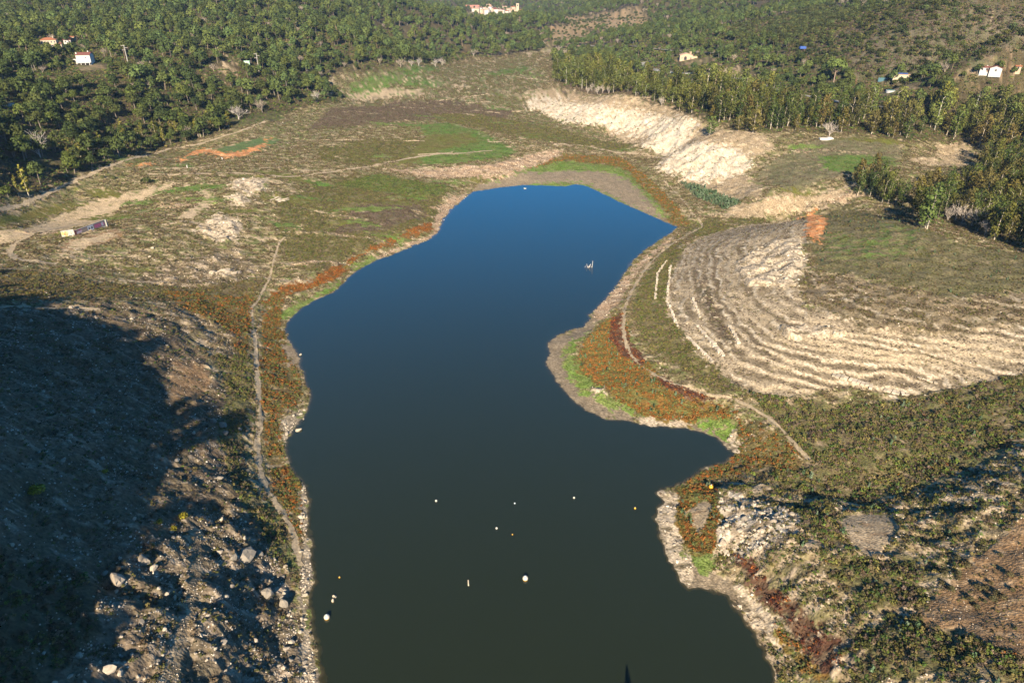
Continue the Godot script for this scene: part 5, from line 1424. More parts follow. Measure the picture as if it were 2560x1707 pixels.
func forests() -> void:
	landmarks()
	stands()
	var pines := []
	var eucas := []
	for i in 4: pines.append(make_pine(i))
	for i in 3: eucas.append(make_euca(i))
	var bushes := [make_round(Color(0.06, 0.072, 0.024)), make_round(Color(0.075, 0.08, 0.03))]
	protos["pine"] = pines
	protos["euca"] = eucas
	protos["bush"] = bushes
	protos["bare"] = [make_bare(0), make_bare(1), make_bare(2)]
	protos["umbrella"] = [make_umbrella_pine()]
	protos["poplar"] = [make_poplar()]
	# the largest in view stand alone, the rest are the wood
	var near := {}
	for kind in ["pine", "euca", "shrubtree", "leafy"]:
		var mine := []
		for s in spots:
			if s[0] == kind and in_view(Vector3(s[1], height(s[1], s[2]) + 4.0, s[2])):
				mine.append([Vector2(s[1], s[2]).length(), s])
		mine.sort_custom(func(a, b): return a[0] < b[0])
		for i in mini(mine.size(), {"pine": 300, "euca": 300, "shrubtree": 120, "leafy": 80}[kind]):
			near[mine[i][1]] = true
	for s in spots:
		var kind: String = s[0]
		var size: float
		var set_of := pines
		var called := "pine_tree"
		var label := "dense green pine tree in the forest on the western hillside" if s[1] < 0.0 else "light green pine tree on the wooded eastern hillside above the road"
		var group := "pine trees of the hillside forest"
		var cat := "tree"
		if kind == "euca":
			size = lerpf(8.0, 21.0 if s[2] < -440.0 else 15.0, pow(rng.randf(), 0.8))
			set_of = eucas
			called = "eucalyptus_tree"
			label = "tall slender olive green eucalyptus in the belt above the white cliffs" if s[1] < 110.0 else "tall slender olive green eucalyptus with pale trunk on the eastern bank"
			group = "eucalyptus trees along the old shore"
		elif kind == "shrubtree":
			size = rng.randf_range(1.6, 3.6)
			set_of = bushes
			called = "evergreen_shrub"
			label = "round dark evergreen shrub on the grey scrubby hillside"
			group = "round shrubs on the grey hillside"
			cat = "shrub"
		elif kind == "leafy":
			size = rng.randf_range(7.0, 14.0)
			set_of = protos["poplar"]
			called = "leafy_tree"
			label = "yellow-green leafy tree along the lower edge of the pine forest"
			group = "leafy trees along the forest edge"
		elif kind == "olive":
			size = rng.randf_range(2.0, 2.8)
			set_of = bushes
		elif kind == "far":
			size = rng.randf_range(3.0, 5.6)
		else:
			size = lerpf(2.0, 6.8, pow(rng.randf(), 1.3)) * (1.0 if s[1] < 60.0 else 0.8)
		var at := ground(s[1], s[2])
		var turn := rng.randf() * TAU
		var tone := rng.randf_range(0.5, 1.25)
		var warm := rng.randf_range(-0.12, 0.14)
		if near.has(s):
			var tn := rng.randi() % 6
			var tw: String = ["dark green", "deep green", "mid green", "light yellowish green", "brownish green", "grey-green"][tn]
			var sw: String = ("tall " if size > 5.6 else "small " if size < 4.2 else "") if kind == "pine" else ("tall " if size > 18.0 else "short " if size < 15.5 else "") if kind == "euca" else ("large " if size > 2.8 else "small " if size < 2.0 else "") if kind == "shrubtree" else ("tall " if size > 11.0 else "short " if size < 9.0 else "")
			label = single_out(sw + tw + " " + {"pine": "pine", "euca": "eucalyptus", "shrubtree": "round shrub", "leafy": "leafy tree"}[kind], s[1], s[2])
			var o: Node3D = copy(set_of[rng.randi() % set_of.size()], called, label, cat, at, turn, group)
			for part in o.get_children():
				if String(part.name) in ["crown", "foliage"]: part.material_override = M.tones[tn]
			var wide := 1.5 if kind == "leafy" else 1.0
			o.scale = Vector3(size * wide, size * rng.randf_range(0.85, 1.15), size * wide)
		else:
			var bare: bool = kind in ["pine", "far"] and rng.randf() < 0.02 + maxf(0.0, n_mid.get_noise_2d(s[1] * 0.25, s[2] * 0.25) - 0.15) * 0.5
			var heap_kind := "w_bare" if bare else "w_euca" if kind == "euca" else "w_shrub" if kind in ["shrubtree", "olive"] else "w_pine"
			var sc := 9.0 if bare else size
			var c := Color(1, 1, 1) if bare else Color(tone * (1.0 + warm), tone, tone * (1.0 - warm))
			drop(heap_kind, at, Vector3(sc * rng.randf_range(0.75, 1.25), sc * rng.randf_range(0.7, 1.3), sc * rng.randf_range(0.75, 1.25)), turn, c)
	heap("pine_forest", "w_pine", whole(pines[1]), M.leaf, "continuous green pine forest over the far hills")
	heap("eucalyptus_wood", "w_euca", whole(eucas[0]), M.leaf, "eucalyptus wood further back on the eastern bank")
	heap("hillside_shrubs", "w_shrub", whole(bushes[0]), M.leaf, "dark shrubs and orchard trees on the far slopes")
	heap("leafless_wood", "w_bare", whole(protos["bare"][1]), M.bark, "grey leafless trees scattered through the pine forest")
	heaps.clear()

func whole(o: Node3D) -> ArrayMesh:      # trunk and crown as one mesh, for the mass of the wood
	var s := Shape.new()
	for c in o.get_children():
		var a: Array = c.mesh.surface_get_arrays(0)
		s.v.append_array(a[Mesh.ARRAY_VERTEX])
		s.n.append_array(a[Mesh.ARRAY_NORMAL])
		s.c.append_array(a[Mesh.ARRAY_COLOR])
		s.u.append_array(a[Mesh.ARRAY_TEX_UV])
	return s.mesh()

func tree(kind: String, i: int, called: String, label: String, cat: String, x: float, z: float, size: float, group := "", wide := 1.0) -> void:
	var o: Node3D = copy(protos[kind][i % protos[kind].size()], called, label, cat, ground(x, z), rng.randf() * TAU, group)
	o.scale = Vector3(size * wide, size, size * wide)

func single_trees() -> void:
	tree("bare", 2, "bare_tree", "tall white leafless tree at the edge of the pine forest above the track", "tree", -274, -401.1, 19.0)
	tree("bare", 2, "bare_tree", "broad pale grey leafless tree with spreading limbs at the forest edge", "tree", -221.4, -573.8, 14.0, "", 1.5)
	tree("bare", 1, "bare_tree", "wide brownish leafless tree just behind the pale spreading one", "tree", -212.2, -604.6, 15.0, "", 1.2)
	tree("bare", 1, "bare_tree", "slim grey leafless tree above the green field with orange bank", "tree", -243.9, -524.9, 10.0)
	tree("bare", 0, "bare_tree", "lone grey leafless tree beside the white concrete slab", "tree", 218.2, -481.8, 13.0)
	var grey := [[-210.1, -763.8], [-199.7, -756.1], [-180.7, -664], [-56.5, -1090.1], [-92.8, -972.1], [-97.5, -933.5], [-114, -898.1], [-7.2, -1114.4], [-121.3, -885], [-131.7, -866.8]]
	for p in grey: tree("bare", rng.randi(), "bare_tree", single_out("grey leafless tree on the forest edge", p[0], p[1]), "tree", p[0], p[1], rng.randf_range(10, 14), "leafless trees along the forest edge")
	var thicket := [[24.2, -1052.3], [53.5, -1056.2], [60, -1026.2], [69.4, -1031.9], [75.9, -1038.8], [69.2, -1078.7]]
	for p in thicket: tree("bare", 1, "bare_tree", single_out("grey leafless thicket tree", p[0], p[1]), "tree", p[0], p[1], rng.randf_range(11, 15), "leafless thicket at the valley head", 1.1)
	var stick := [[74.1, -704.8], [81.6, -688.9], [89.5, -667.4], [86, -684.9], [125.4, -598.9], [78.4, -706.8]]
	for p in stick: tree("bare", 0, "bare_tree", single_out("pale leafless stem above the cliffs", p[0], p[1]), "tree", p[0], p[1], rng.randf_range(9, 13), "leafless stems above the cliffs", 0.6)
	var gully := [[205.7, -311.9], [209, -311.4], [208, -305], [208, -297.9], [204.8, -288.9], [208.2, -326.3], [202.3, -280]]
	for p in gully: tree("bare", 0, "bare_tree", single_out("pale leafless young gully tree", p[0], p[1]), "tree", p[0], p[1], rng.randf_range(8, 13), "leafless trees in the gully", 0.7)
	tree("poplar", 0, "poplar_tree", "tall yellow-green poplar standing alone beside the dirt track", "tree", -255, -354.7, 17.0)
	tree("poplar", 0, "poplar_tree", "shorter thin yellow-green poplar just beside the tall poplar", "tree", -257.1, -350.3, 11.0, "", 0.7)
	tree("poplar", 0, "poplar_tree", "small bright yellow-green tree under the pines above the field", "tree", -253.9, -508.6, 8.0, "", 1.6)
	tree("poplar", 0, "poplar_tree", "wide yellow-green leafy tree at the forest edge left of the field", "tree", -269.5, -484.9, 13.0, "", 1.7)
	tree("umbrella", 0, "umbrella_pine", "large round-topped umbrella pine rising above the road on the eastern slope", "tree", 284.4, -641.6, 9.5)
	tree("euca", 1, "eucalyptus_tree", "lone leafy eucalyptus on the edge of the white cliff", "tree", 138.6, -491.5, 12.0, "", 1.7)
	tree("euca", 2, "eucalyptus_tree", "brownish broad eucalyptus with a bare trunk in front of the belt", "tree", 165.7, -482.9, 15.0, "", 1.5)
	tree("euca", 2, "eucalyptus_tree", "low dark brownish eucalyptus left of the broad brown one", "tree", 157.5, -489.9, 10.0, "", 1.6)
	tree("euca", 1, "eucalyptus_tree", "leaning eucalyptus at the lower end of the gully row on the knoll", "tree", 175.3, -277.4, 17.0, "", 1.2)
	tree("bush", 0, "round_shrub", "large round olive shrub alone on the pale flats near the dirt track", "shrub", -216, -400.7, 3.3)
	tree("bush", 1, "round_shrub", "small green bush beside the long dirt track, right one of the pair", "shrub", -236.7, -404, 1.8, "", 0.9)
	tree("bush", 1, "round_shrub", "small green bush beside the long dirt track, left one of the pair", "shrub", -242, -402.7, 1.5)
	var yellow := [[-72.9, -111.1, 0.9, "yellow-green shrub at the foot of the shaded slope by the rubble track"], [-72.8, -115.6, 1.1, "largest yellow-green shrub above the rubble track on the shaded slope"], [-75.3, -111, 0.8, "dim yellow-green shrub leftmost of the three above the rubble track"], [-94.9, -106.6, 1.7, "broad olive shrub alone in the deep shade of the dark slope"], [-91, -121.3, 0.8, "small yellow-green shrub in the middle of the dark shaded slope"]]
	protos["yellow"] = [make_round(Color(0.22, 0.19, 0.02))]
	for y in yellow: tree("yellow", 0, "yellow_shrub", y[3], "shrub", y[0], y[1], y[2])
	protos["dark"] = [make_round(Color(0.055, 0.052, 0.026)), make_round(Color(0.07, 0.06, 0.03))]
	var dark := [[98.4, -105.9], [92.3, -101.3], [86.7, -99.4], [89.5, -99.3], [93.6, -95.9], [90.7, -95.1], [91.8, -94.6], [88.8, -98.1], [93, -91.6], [91.2, -91.6], [87.4, -92.3], [100, -103.2], [92.6, -93], [89.6, -91.4], [97.7, -97.2], [85.6, -95.1], [85, -97], [87.5, -90.4], [95.8, -93.4], [91.6, -103.4]]
	for p in dark:
		var size := rng.randf_range(0.5, 0.95)
		tree("dark", rng.randi(), "dark_bush", single_out(("broad" if size > 0.75 else "small") + " dark bush on bare soil", p[0], p[1]), "bush", p[0], p[1], size, "dark bushes on the bare brown slope")
	for list in protos.values():
		for p in list: p.free()

# ---------------------------------------------------------------- houses and other works
func pane(parent: Node3D, at: Vector3, w: float, h: float, face: Basis) -> void:
	var f := Shape.new()
	f.box(at + face * Vector3(0, 0, 0.03), Vector3(w + 0.24, h + 0.24, 0.12) if face == Basis() else Vector3(0.12, h + 0.24, w + 0.24))
	var o := obj("window", f.mesh(), M.frame, parent)
	var g := Shape.new()
	g.box(at + face * Vector3(0, 0, 0.07), Vector3(w, h, 0.1) if face == Basis() else Vector3(0.1, h, w))
	obj("pane", g.mesh(), M.glass, o)

func house(called: String, label: String, at: Vector3, turn: float, w: float, d: float, h: float, wall: Material, roof: Material, style: String, cols: int, floors: int, group := "", sunk := 3.0) -> Node3D:
	var o := thing(called, label, "house" if called != "church" else "church", at, turn, group)
	var s := Shape.new()
	s.box(Vector3(0, (h - sunk) / 2.0, 0), Vector3(w, h + sunk, d))
	var r := Shape.new()
	var e := 0.4
	var up := minf(w, d) * 0.22
	if style == "gable":           # ridge along x
		for z in [-1.0, 1.0]:
			var a := Vector3(-w / 2 - e, h + 0.02, z * (d / 2 + e))
			var b := Vector3(-w / 2 - e, h + up, 0)
			var c := Vector3(w / 2 + e, h + up, 0)
			var f := Vector3(w / 2 + e, h + 0.02, z * (d / 2 + e))
			var t := Vector3(0, 0.25, 0)
			if z > 0:
				r.quad(a + t, b + t, c + t, f + t)
				r.quad(f, c, b, a)
				r.quad(a, a + t, f + t, f)
			else:
				r.quad(f + t, c + t, b + t, a + t)
				r.quad(a, b, c, f)
				r.quad(f, f + t, a + t, a)
		for x in [-1.0, 1.0]:
			var p := Vector3(x * (w / 2), h, -d / 2)
			var q := Vector3(x * (w / 2), h + up - 0.15, 0)
			var k := Vector3(x * (w / 2), h, d / 2)
			if x > 0: s.tri(k, q, p)
			else: s.tri(p, q, k)
	elif style == "front":         # gable end to the front
		for x in [-1.0, 1.0]:
			var a := Vector3(x * (w / 2 + e), h - 0.1, d / 2 + e)
			var b := Vector3(0, h + up, d / 2 + e)
			var c := Vector3(0, h + up, -d / 2 - e)
			var f := Vector3(x * (w / 2 + e), h - 0.1, -d / 2 - e)
			var t := Vector3(0, 0.25, 0)
			if x > 0:
				r.quad(a + t, b + t, c + t, f + t)
				r.quad(f, c, b, a)
				r.quad(a, a + t, f + t, f)
				r.quad(b, b + t, a + t, a)
			else:
				r.quad(f + t, c + t, b + t, a + t)
				r.quad(a, b, c, f)
				r.quad(f, f + t, a + t, a)
				r.quad(a, a + t, b + t, b)
		s.tri(Vector3(-w / 2, h, d / 2), Vector3(0, h + up - 0.1, d / 2), Vector3(w / 2, h, d / 2))
		s.tri(Vector3(w / 2, h, -d / 2), Vector3(0, h + up - 0.1, -d / 2), Vector3(-w / 2, h, -d / 2))
	elif style == "hip":
		var t := Vector3(0, h + 0.15, 0)
		var a := Vector3(-w / 2 - e, 0, d / 2 + e) + t
		var b := Vector3(w / 2 + e, 0, d / 2 + e) + t
		var c := Vector3(w / 2 + e, 0, -d / 2 - e) + t
		var f := Vector3(-w / 2 - e, 0, -d / 2 - e) + t
		var p := Vector3(-w / 2 + d / 2, up, 0) + t
		var q := Vector3(w / 2 - d / 2, up, 0) + t
		r.quad(a, p, q, b)
		r.quad(c, q, p, f)
		r.tri(b, q, c)
		r.tri(f, p, a)
		r.box(Vector3(0, h + 0.06, 0), Vector3(w + 2 * e, 0.16, d + 2 * e))
	else:
		r.box(Vector3(0, h + 0.12, 0), Vector3(w + 0.3, 0.24, d + 0.3))
	obj("wall", s.mesh(), wall, o)
	var ro := obj("roof", r.mesh(), roof, o)
	if style in ["gable", "hip", "front"]:
		var c := Shape.new()
		c.box(Vector3(w * 0.28, h + up * 0.9, -d * 0.12), Vector3(0.8, up * 1.6, 0.8))
		obj("chimney", c.mesh(), wall, ro)
	for fl in floors:
		for i in cols:
			pane(o, Vector3((i + 0.5) * w / cols - w / 2, 1.6 + fl * 2.9, d / 2), 1.1, 1.3, Basis())
	var dr := Shape.new()
	dr.box(Vector3(w * 0.36, 1.0, d / 2 + 0.04), Vector3(1.0, 2.1, 0.14))
	if cols > 1: obj("door", dr.mesh(), M.wood, o)
	return o

func house_at(called: String, label: String, x: float, z: float, turn: float, w: float, d: float, h: float, wall: Material, roof: Material, style: String, cols: int, floors: int, group := "") -> Node3D:
	return house(called, label, ground(x, z, 0.3), turn, w, d, h, wall, roof, style, cols, floors, group)

func buildings() -> void:
	# the two houses on the western hillside
	var a := house_at("villa", "cream two-storey villa with orange tiled roof among pines, farther of the western houses", -428.4, -688.8, 0.35, 13.0, 8.0, 6.2, M.cream, M.tile, "hip", 5, 2)
	var s := Shape.new()
	s.box(Vector3(-3.0, 2.9, 5.0), Vector3(8.0, 0.25, 2.4))
	obj("porch_roof", s.mesh(), M.tile, a)
	for i in 4:
		s = Shape.new()
		s.box(Vector3(-6.5 + i * 2.3, 0.7, 6.0), Vector3(0.3, 4.2, 0.3))
		obj("porch_column", s.mesh(), M.cream, a)
	house_at("outbuilding", "small cream outbuilding with red roof right of the cream villa", -421.3, -691, 0.3, 5.0, 4.0, 2.8, M.cream, M.redtile, "gable", 1, 1)
	house_at("cottage", "small pink cottage with red roof uphill right of the cream villa", -425.8, -713.2, 0.4, 6.0, 5.0, 3.0, M.white, M.redtile, "gable", 2, 1)
	house_at("cottage", "tiny pale cottage behind the pink cottage, highest of the western houses", -430, -729.3, 0.2, 5.0, 4.0, 2.8, M.cream, M.tile, "gable", 2, 1)
	var b := house_at("white_house", "white house with tall blank front and dark red roof among pines", -357.9, -617.6, 0.15, 11.0, 8.0, 6.5, M.white, M.redtile, "gable", 0, 0)
	s = Shape.new()
	s.box(Vector3(0, 0.75, 5.2), Vector3(11.0, 0.3, 2.8))
	obj("terrace_slab", s.mesh(), M.white, b)
	for i in 4:
		s = Shape.new()
		s.box(Vector3(-5.0 + i * 3.3, -1.0, 6.3), Vector3(0.45, 3.2, 0.45))
		obj("column", s.mesh(), M.white, b)
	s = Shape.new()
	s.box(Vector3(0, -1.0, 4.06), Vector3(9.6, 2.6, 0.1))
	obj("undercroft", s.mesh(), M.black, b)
	s = Shape.new()
	s.box(Vector3(-7.5, 1.2, 1.0), Vector3(4.0, 4.2, 4.0))
	var an := obj("annex", s.mesh(), M.white, b)
	s = Shape.new()
	s.box(Vector3(-7.5, 0.6, 3.04), Vector3(1.8, 2.6, 0.1))
	s.tube(Vector3(-7.5, 1.9, 2.98), Vector3(-7.5, 1.9, 3.08), 0.9, 0.9, 12)
	obj("arch_opening", s.mesh(), M.black, an)
	s = Shape.new()
	s.box(Vector3(-5.0, 7.4, 2.5), Vector3(0.9, 2.4, 0.9))
	obj("chimney", s.mesh(), M.white, b)
	pane(b, Vector3(2.0, 4.6, 4.0), 0.8, 0.9, Basis())
	# the house above the road bend
	var c := house_at("farmhouse", "cream farmhouse with gable front and arched porch above the road bend", 206.5, -875.7, -0.1, 15.0, 10.0, 4.6, M.peach, M.paletile, "front", 3, 1)
	s = Shape.new()
	s.box(Vector3(-1.0, 0.6, 5.04), Vector3(3.2, 2.6, 0.12))
	s.tube(Vector3(-1.0, 1.9, 4.98), Vector3(-1.0, 1.9, 5.1), 1.6, 1.6, 14)
	obj("arch_opening", s.mesh(), M.black, c)
	s = Shape.new()
	s.box(Vector3(10.2, 1.2, 0), Vector3(5.4, 4.0, 7.0))
	obj("side_wing", s.mesh(), M.peach, c)
	s = Shape.new()
	s.box(Vector3(5.2, 6.4, 1.0), Vector3(1.2, 4.0, 1.2))
	obj("chimney_stack", s.mesh(), M.peach, c)
	# the two on the eastern slope
	var e := house_at("bungalow", "low cream bungalow with blue solar panels on its flat roof", 336.3, -629.4, -0.35, 13.0, 8.0, 3.4, M.cream, M.paletile, "flat", 3, 1)
	for i in 3:
		s = Shape.new()
		s.box(Vector3(-3.5 + i * 3.4, 3.85, 0), Vector3(3.1, 0.12, 4.4), Basis(Vector3.RIGHT, 0.2))
		obj("solar_panel", s.mesh(), M.blue, e)
	var sh := thing("pool_wall", "blue painted garden wall left of the cream bungalow", "wall", ground(324.6, -635.6), -0.2)
	s = Shape.new()
	s.box(Vector3(0, 1.0, 0), Vector3(8.0, 3.4, 0.3))
	obj("wall", s.mesh(), plain(Color(0.04, 0.10, 0.125)), sh)
	var po := thing("swimming_pool", "small round raised swimming pool below the cream bungalow", "pool", ground(300.3, -571), 0.0)
	s = Shape.new()
	s.tube(Vector3(0, -1, 0), Vector3(0, 1.0, 0), 4.0, 4.0, 20)
	obj("basin", s.mesh(), M.white, po)
	s = Shape.new()
	s.tube(Vector3(0, 0.9, 0), Vector3(0, 1.02, 0), 3.6, 3.6, 20)
	obj("pool_water", s.mesh(), M.pool, po)
	house_at("white_cottage", "white cottage with gabled red roof edge on the eastern slope", 350.4, -529.9, -0.5, 7.5, 6.5, 3.0, M.white, M.redtile, "front", 1, 1)
	house_at("white_cottage", "low white wing left of the gabled white cottage", 344.3, -533.5, -0.4, 5.5, 4.0, 2.6, M.white, M.redtile, "gable", 2, 1)
	house_at("hut", "tiny orange hut right of the gabled white cottage", 364.2, -527, -0.4, 3.5, 2.8, 2.2, M.peach, M.tile, "gable", 1, 1)
	house_at("shed", "small pale green shed on the wooded western hillside by a utility pole", -252, -698.5, 0.2, 5.0, 3.5, 3.4, M.green, M.green, "flat", 1, 1)
	# the village
	var walls := [M.white, M.cream, M.white, M.peach, M.white, M.cream]
	var roofs := [M.paletile, M.tile, M.paletile, M.redtile]
	var v := [[-100.4, -2037.2], [-93, -2027.8], [-86.1, -2057.6], [-79.5, -2038.5], [-76.6, -2088.6], [-72.1, -2027.8], [-67.5, -2065.1], [-65.9, -2131.8], [-58.9, -2098.4], [-49.2, -2094.7], [-43.7, -2061.9], [-40.9, -2162.7], [-34.6, -2078.8], [-31.7, -2213.7], [-25.5, -2119.8], [-20.5, -2236.8], [-15.8, -2127.4], [-10.1, -2194.4], [-3.7, -2133.2], [2.5, -2216.2], [20, -2184.8], [26.2, -2180.3], [-68, -2005.9], [-30.4, -2036.3]]
	for i in v.size():
		house_at("village_house", single_out(["white", "cream", "white", "peach", "white", "cream"][i % 6] + " village house", v[i][0], v[i][1]), v[i][0], v[i][1], rng.randf_range(-0.5, 0.5), rng.randf_range(9, 14), rng.randf_range(8, 10), rng.randf_range(8, 12), walls[i % 6], roofs[rng.randi() % 4], "gable", 3, 2, "houses of the distant village")
	house_at("long_building", "long low dusty pink building left of the distant village", -111.8, -2077.7, 0.0, 46.0, 10.0, 9.0, M.pink, M.pink, "flat", 8, 1)
	var ch := house_at("church", "cream village church with a square bell tower", 7.3, -2109.1, 0.1, 22.0, 12.0, 12.0, M.peach, M.paletile, "gable", 3, 1)
	s = Shape.new()
	s.box(Vector3(7.0, 13.0, 8.0), Vector3(7.0, 28.0, 7.0))
	var tw := obj("bell_tower", s.mesh(), M.cream, ch)
	s = Shape.new()
	s.box(Vector3(7.0, 27.6, 8.0), Vector3(8.0, 1.2, 8.0))
	obj("cornice", s.mesh(), M.cream, tw)
	s = Shape.new()
	s.box(Vector3(7.0, 23.0, 11.54), Vector3(2.4, 4.4, 0.12))
	obj("belfry_opening", s.mesh(), M.black, tw)
	# utility poles
	for p in [[-329.4, -630.1, "grey utility pole with three crossarms beside the white house"], [-240.6, -694.8, "grey utility pole with three crossarms right of the pale green shed"]]:
		var o := thing("utility_pole", p[2], "utility pole", ground(p[0], p[1]), 0.3)
		s = Shape.new()
		s.tube(Vector3(0, -1, 0), Vector3(0, 16, 0), 0.5, 0.32, 6)
		obj("pole", s.mesh(), M.concrete, o)
		for k in 3:
			s = Shape.new()
			s.box(Vector3([-1.0, 1.2, -0.8][k], 15.4 - k * 1.7, 0), Vector3(2.8, 0.35, 0.35))
			obj("crossarm", s.mesh(), M.concrete, o)
			s = Shape.new()
			s.tube(Vector3([-2.2, 2.4, -2.0][k], 15.3 - k * 1.7, 0), Vector3([-2.2, 2.4, -2.0][k], 14.5 - k * 1.7, 0), 0.15, 0.1, 5)
			obj("insulator", s.mesh(), M.wood, o)
	graffiti_wall()
	guard_rail()
	# remains of walls on the knoll and the bank
	var rem := [
		["long white stone wall strip at the foot of the terraced knoll, longest of them", [68, -224.4, 71.4, -201.4], 1.7],
		["broken white wall strip below the longest one on the knoll", [63.1, -218.5, 67.3, -199.2], 1.2],
		["short white wall strip higher up the terraced knoll beside dark scrub", [78.2, -219.8, 77.8, -206.5], 1.2],
		["thin crooked white wall above the longest strip on the knoll", [71.5, -247.6, 70.5, -230.4], 1.1],
		["broad pale bare slab of wall on the south foot of the knoll, left of two", [101.1, -185.7, 111.3, -179.5], 2.6],
		["broad pale bare slab of wall on the south foot of the knoll, right of two", [114, -178.4, 119.9, -174.7], 2.6],
		["thin low wall line above the two pale slabs", [126, -182.3, 129.8, -178.1], 0.9],
		["thin curved wall line on the western foot of the knoll, outer one", [72, -298.6, 64.5, -282, 57.9, -252.2], 0.9],
		["thin straight wall line on the western foot of the knoll, inner one", [72.2, -290.8, 62.2, -250.4, 61.3, -226.1], 1.1]]
	for r in rem:
		var o := thing("stone_wall", r[0], "wall", Vector3.ZERO)
		var n: int = r[1].size() / 2
		for i in n - 1:
			var p := Vector2(r[1][i * 2], r[1][i * 2 + 1])
			var q := Vector2(r[1][i * 2 + 2], r[1][i * 2 + 3])
			var parts := int(p.distance_to(q) / 1.3) + 1
			for k in parts:
				var m := p.lerp(q, (k + 0.5) / parts)
				var d := (q - p).normalized()
				s = Shape.new()
				var g := rng.randf_range(0.6, 1.0)
				s.tint = Color(0.48 * g, 0.41 * g, 0.32 * g)
				var wide: float = r[2] * rng.randf_range(0.45, 1.05)
				s.box(Vector3.ZERO, Vector3(p.distance_to(q) / parts * rng.randf_range(0.7, 0.97), rng.randf_range(0.5, 1.0), wide))
				var st := obj("block", s.mesh(), M.stone, o)
				var mid := ground(m.x, m.y, 0.15)
				st.transform = Transform3D(Basis(Vector3.UP, -d.angle() + rng.randf_range(-0.25, 0.25)), mid + Vector3(rng.randf_range(-0.2, 0.2), 0, rng.randf_range(-0.2, 0.2)))

func graffiti_wall() -> void:
	var l := ground(-203.2, -303.9)
	var r := ground(-197.6, -320.6)
	var e := ground(-207.5, -301.2)
	var o := thing("graffiti_wall", "long low ruined wall covered in white, yellow and pink graffiti", "wall", l)
	var main := r - l
	var turn := -Vector2(main.x, main.z).angle()
	for part in 2:
		var d := main if part == 0 else e - l
		var long := Vector2(d.x, d.z).length()
		var b := Basis(Vector3.UP, -Vector2(d.x, d.z).angle())
		if part == 1: b = Basis(Vector3.UP, -Vector2(-d.x, -d.z).angle())
		var s := Shape.new()
		s.box(Vector3.ZERO, Vector3(long, 3.9, 0.5))
		var mid := Vector3(d.x / 2, 0.9 + d.y / 2, d.z / 2)
		var w := obj("wall", s.mesh(), M.concrete, o)
		w.transform = Transform3D(b, mid)
		var im := Image.create(256, 32, false, Image.FORMAT_RGB8)
		if part == 0:
			im.fill(Color(0.55, 0.50, 0.47))
			im.fill_rect(Rect2i(0, 0, 14, 32), Color(0.40, 0.12, 0.17))
			blot(im, 30, 18, 13, 9, Color(0.72, 0.66, 0.74))
			blot(im, 46, 14, 12, 8, Color(0.75, 0.66, 0.72))
			im.fill_rect(Rect2i(14, 0, 40, 5), Color(0.42, 0.28, 0.36))
			blot(im, 44, 5, 9, 4, Color(0.60, 0.25, 0.38))
			im.fill_rect(Rect2i(56, 0, 46, 6), Color(0.42, 0.40, 0.45))
			im.fill_rect(Rect2i(104, 3, 48, 29), Color(0.74, 0.77, 0.82))
			for x in [116, 138]:
				blot(im, x, 16, 5, 7, Color(0.05, 0.07, 0.12))
			for y in 14:
				im.fill_rect(Rect2i(124 + y / 2, 28 - y, 2, 2), Color(0.1, 0.12, 0.2))
				im.fill_rect(Rect2i(148 - y / 3, 8 + y, 2, 2), Color(0.1, 0.12, 0.2))
			im.fill_rect(Rect2i(104, 0, 48, 3), Color(0.35, 0.37, 0.48))
			im.fill_rect(Rect2i(154, 0, 102, 32), Color(0.42, 0.41, 0.43))
			for j in 6: blot(im, 164 + j * 9, 17, 6, 11, Color(0.66, 0.34, 0.50))
			for j in 6: blot(im, 166 + j * 9, 12 + (j % 2) * 8, 2, 3, Color(0.52, 0.2, 0.36))
			blot(im, 222, 17, 6, 11, Color(0.70, 0.68, 0.76))
			blot(im, 231, 17, 5, 11, Color(0.68, 0.65, 0.74))
			blot(im, 240, 18, 4, 10, Color(0.62, 0.18, 0.42))
			im.fill_rect(Rect2i(246, 0, 10, 32), Color(0.52, 0.66, 0.64))
		else:
			im.fill(Color(0.86, 0.84, 0.80))
			blot(im, 30, 14, 26, 12, Color(0.93, 0.80, 0.52))
			blot(im, 92, 18, 36, 15, Color(0.92, 0.74, 0.48))
			blot(im, 130, 12, 20, 10, Color(0.94, 0.86, 0.68))
			blot(im, 196, 12, 14, 8, Color(0.94, 0.84, 0.72))
			for x in [58, 76, 122, 196]: blot(im, x, 20, 4, 5, Color(0.25, 0.14, 0.25))
		var m := StandardMaterial3D.new()
		m.albedo_texture = ImageTexture.create_from_image(im)
		m.albedo_color = Color(0.74, 0.74, 0.74)
		m.roughness = 0.8
		var p := QuadMesh.new()
		p.size = Vector2(long, 2.7)
		var g := obj("graffiti", p, m, w)
		g.position = Vector3(0, 0.58, 0.262)
	var s := Shape.new()
	s.box(Vector3.ZERO, Vector3(0.8, 4.8, 0.8))
	var post := obj("end_pier", s.mesh(), M.concrete, o)
	post.position = r - l + Vector3(0.3, 1.2, 0)

func guard_rail() -> void:
	var way := smooth_way([226.8, -722.8, 204, -769.7, 183.2, -800.2, 166.1, -835.1, 157.9, -867.6])
	var o := thing("guard_rail", "long pale steel guard rail on the outer edge of the road bend", "guard rail", Vector3.ZERO)
	var s := Shape.new()
	for i in way.size() - 1:
		var a := ground(way[i].x, way[i].y, 0.9)
		var b := ground(way[i + 1].x, way[i + 1].y, 0.9)
		var d := (b - a)
		var t := Basis(Vector3.UP, -Vector2(d.x, d.z).angle())
		s.box((a + b) / 2, Vector3(d.length() + 0.3, 0.5, 0.14), t)
		if i % 2 == 0:
			var p := Shape.new()
			p.box(a + Vector3(0, -0.5, 0), Vector3(0.18, 1.6, 0.18))
			obj("post", p.mesh(), M.metal, o)
	obj("beam", s.mesh(), M.metal, o)

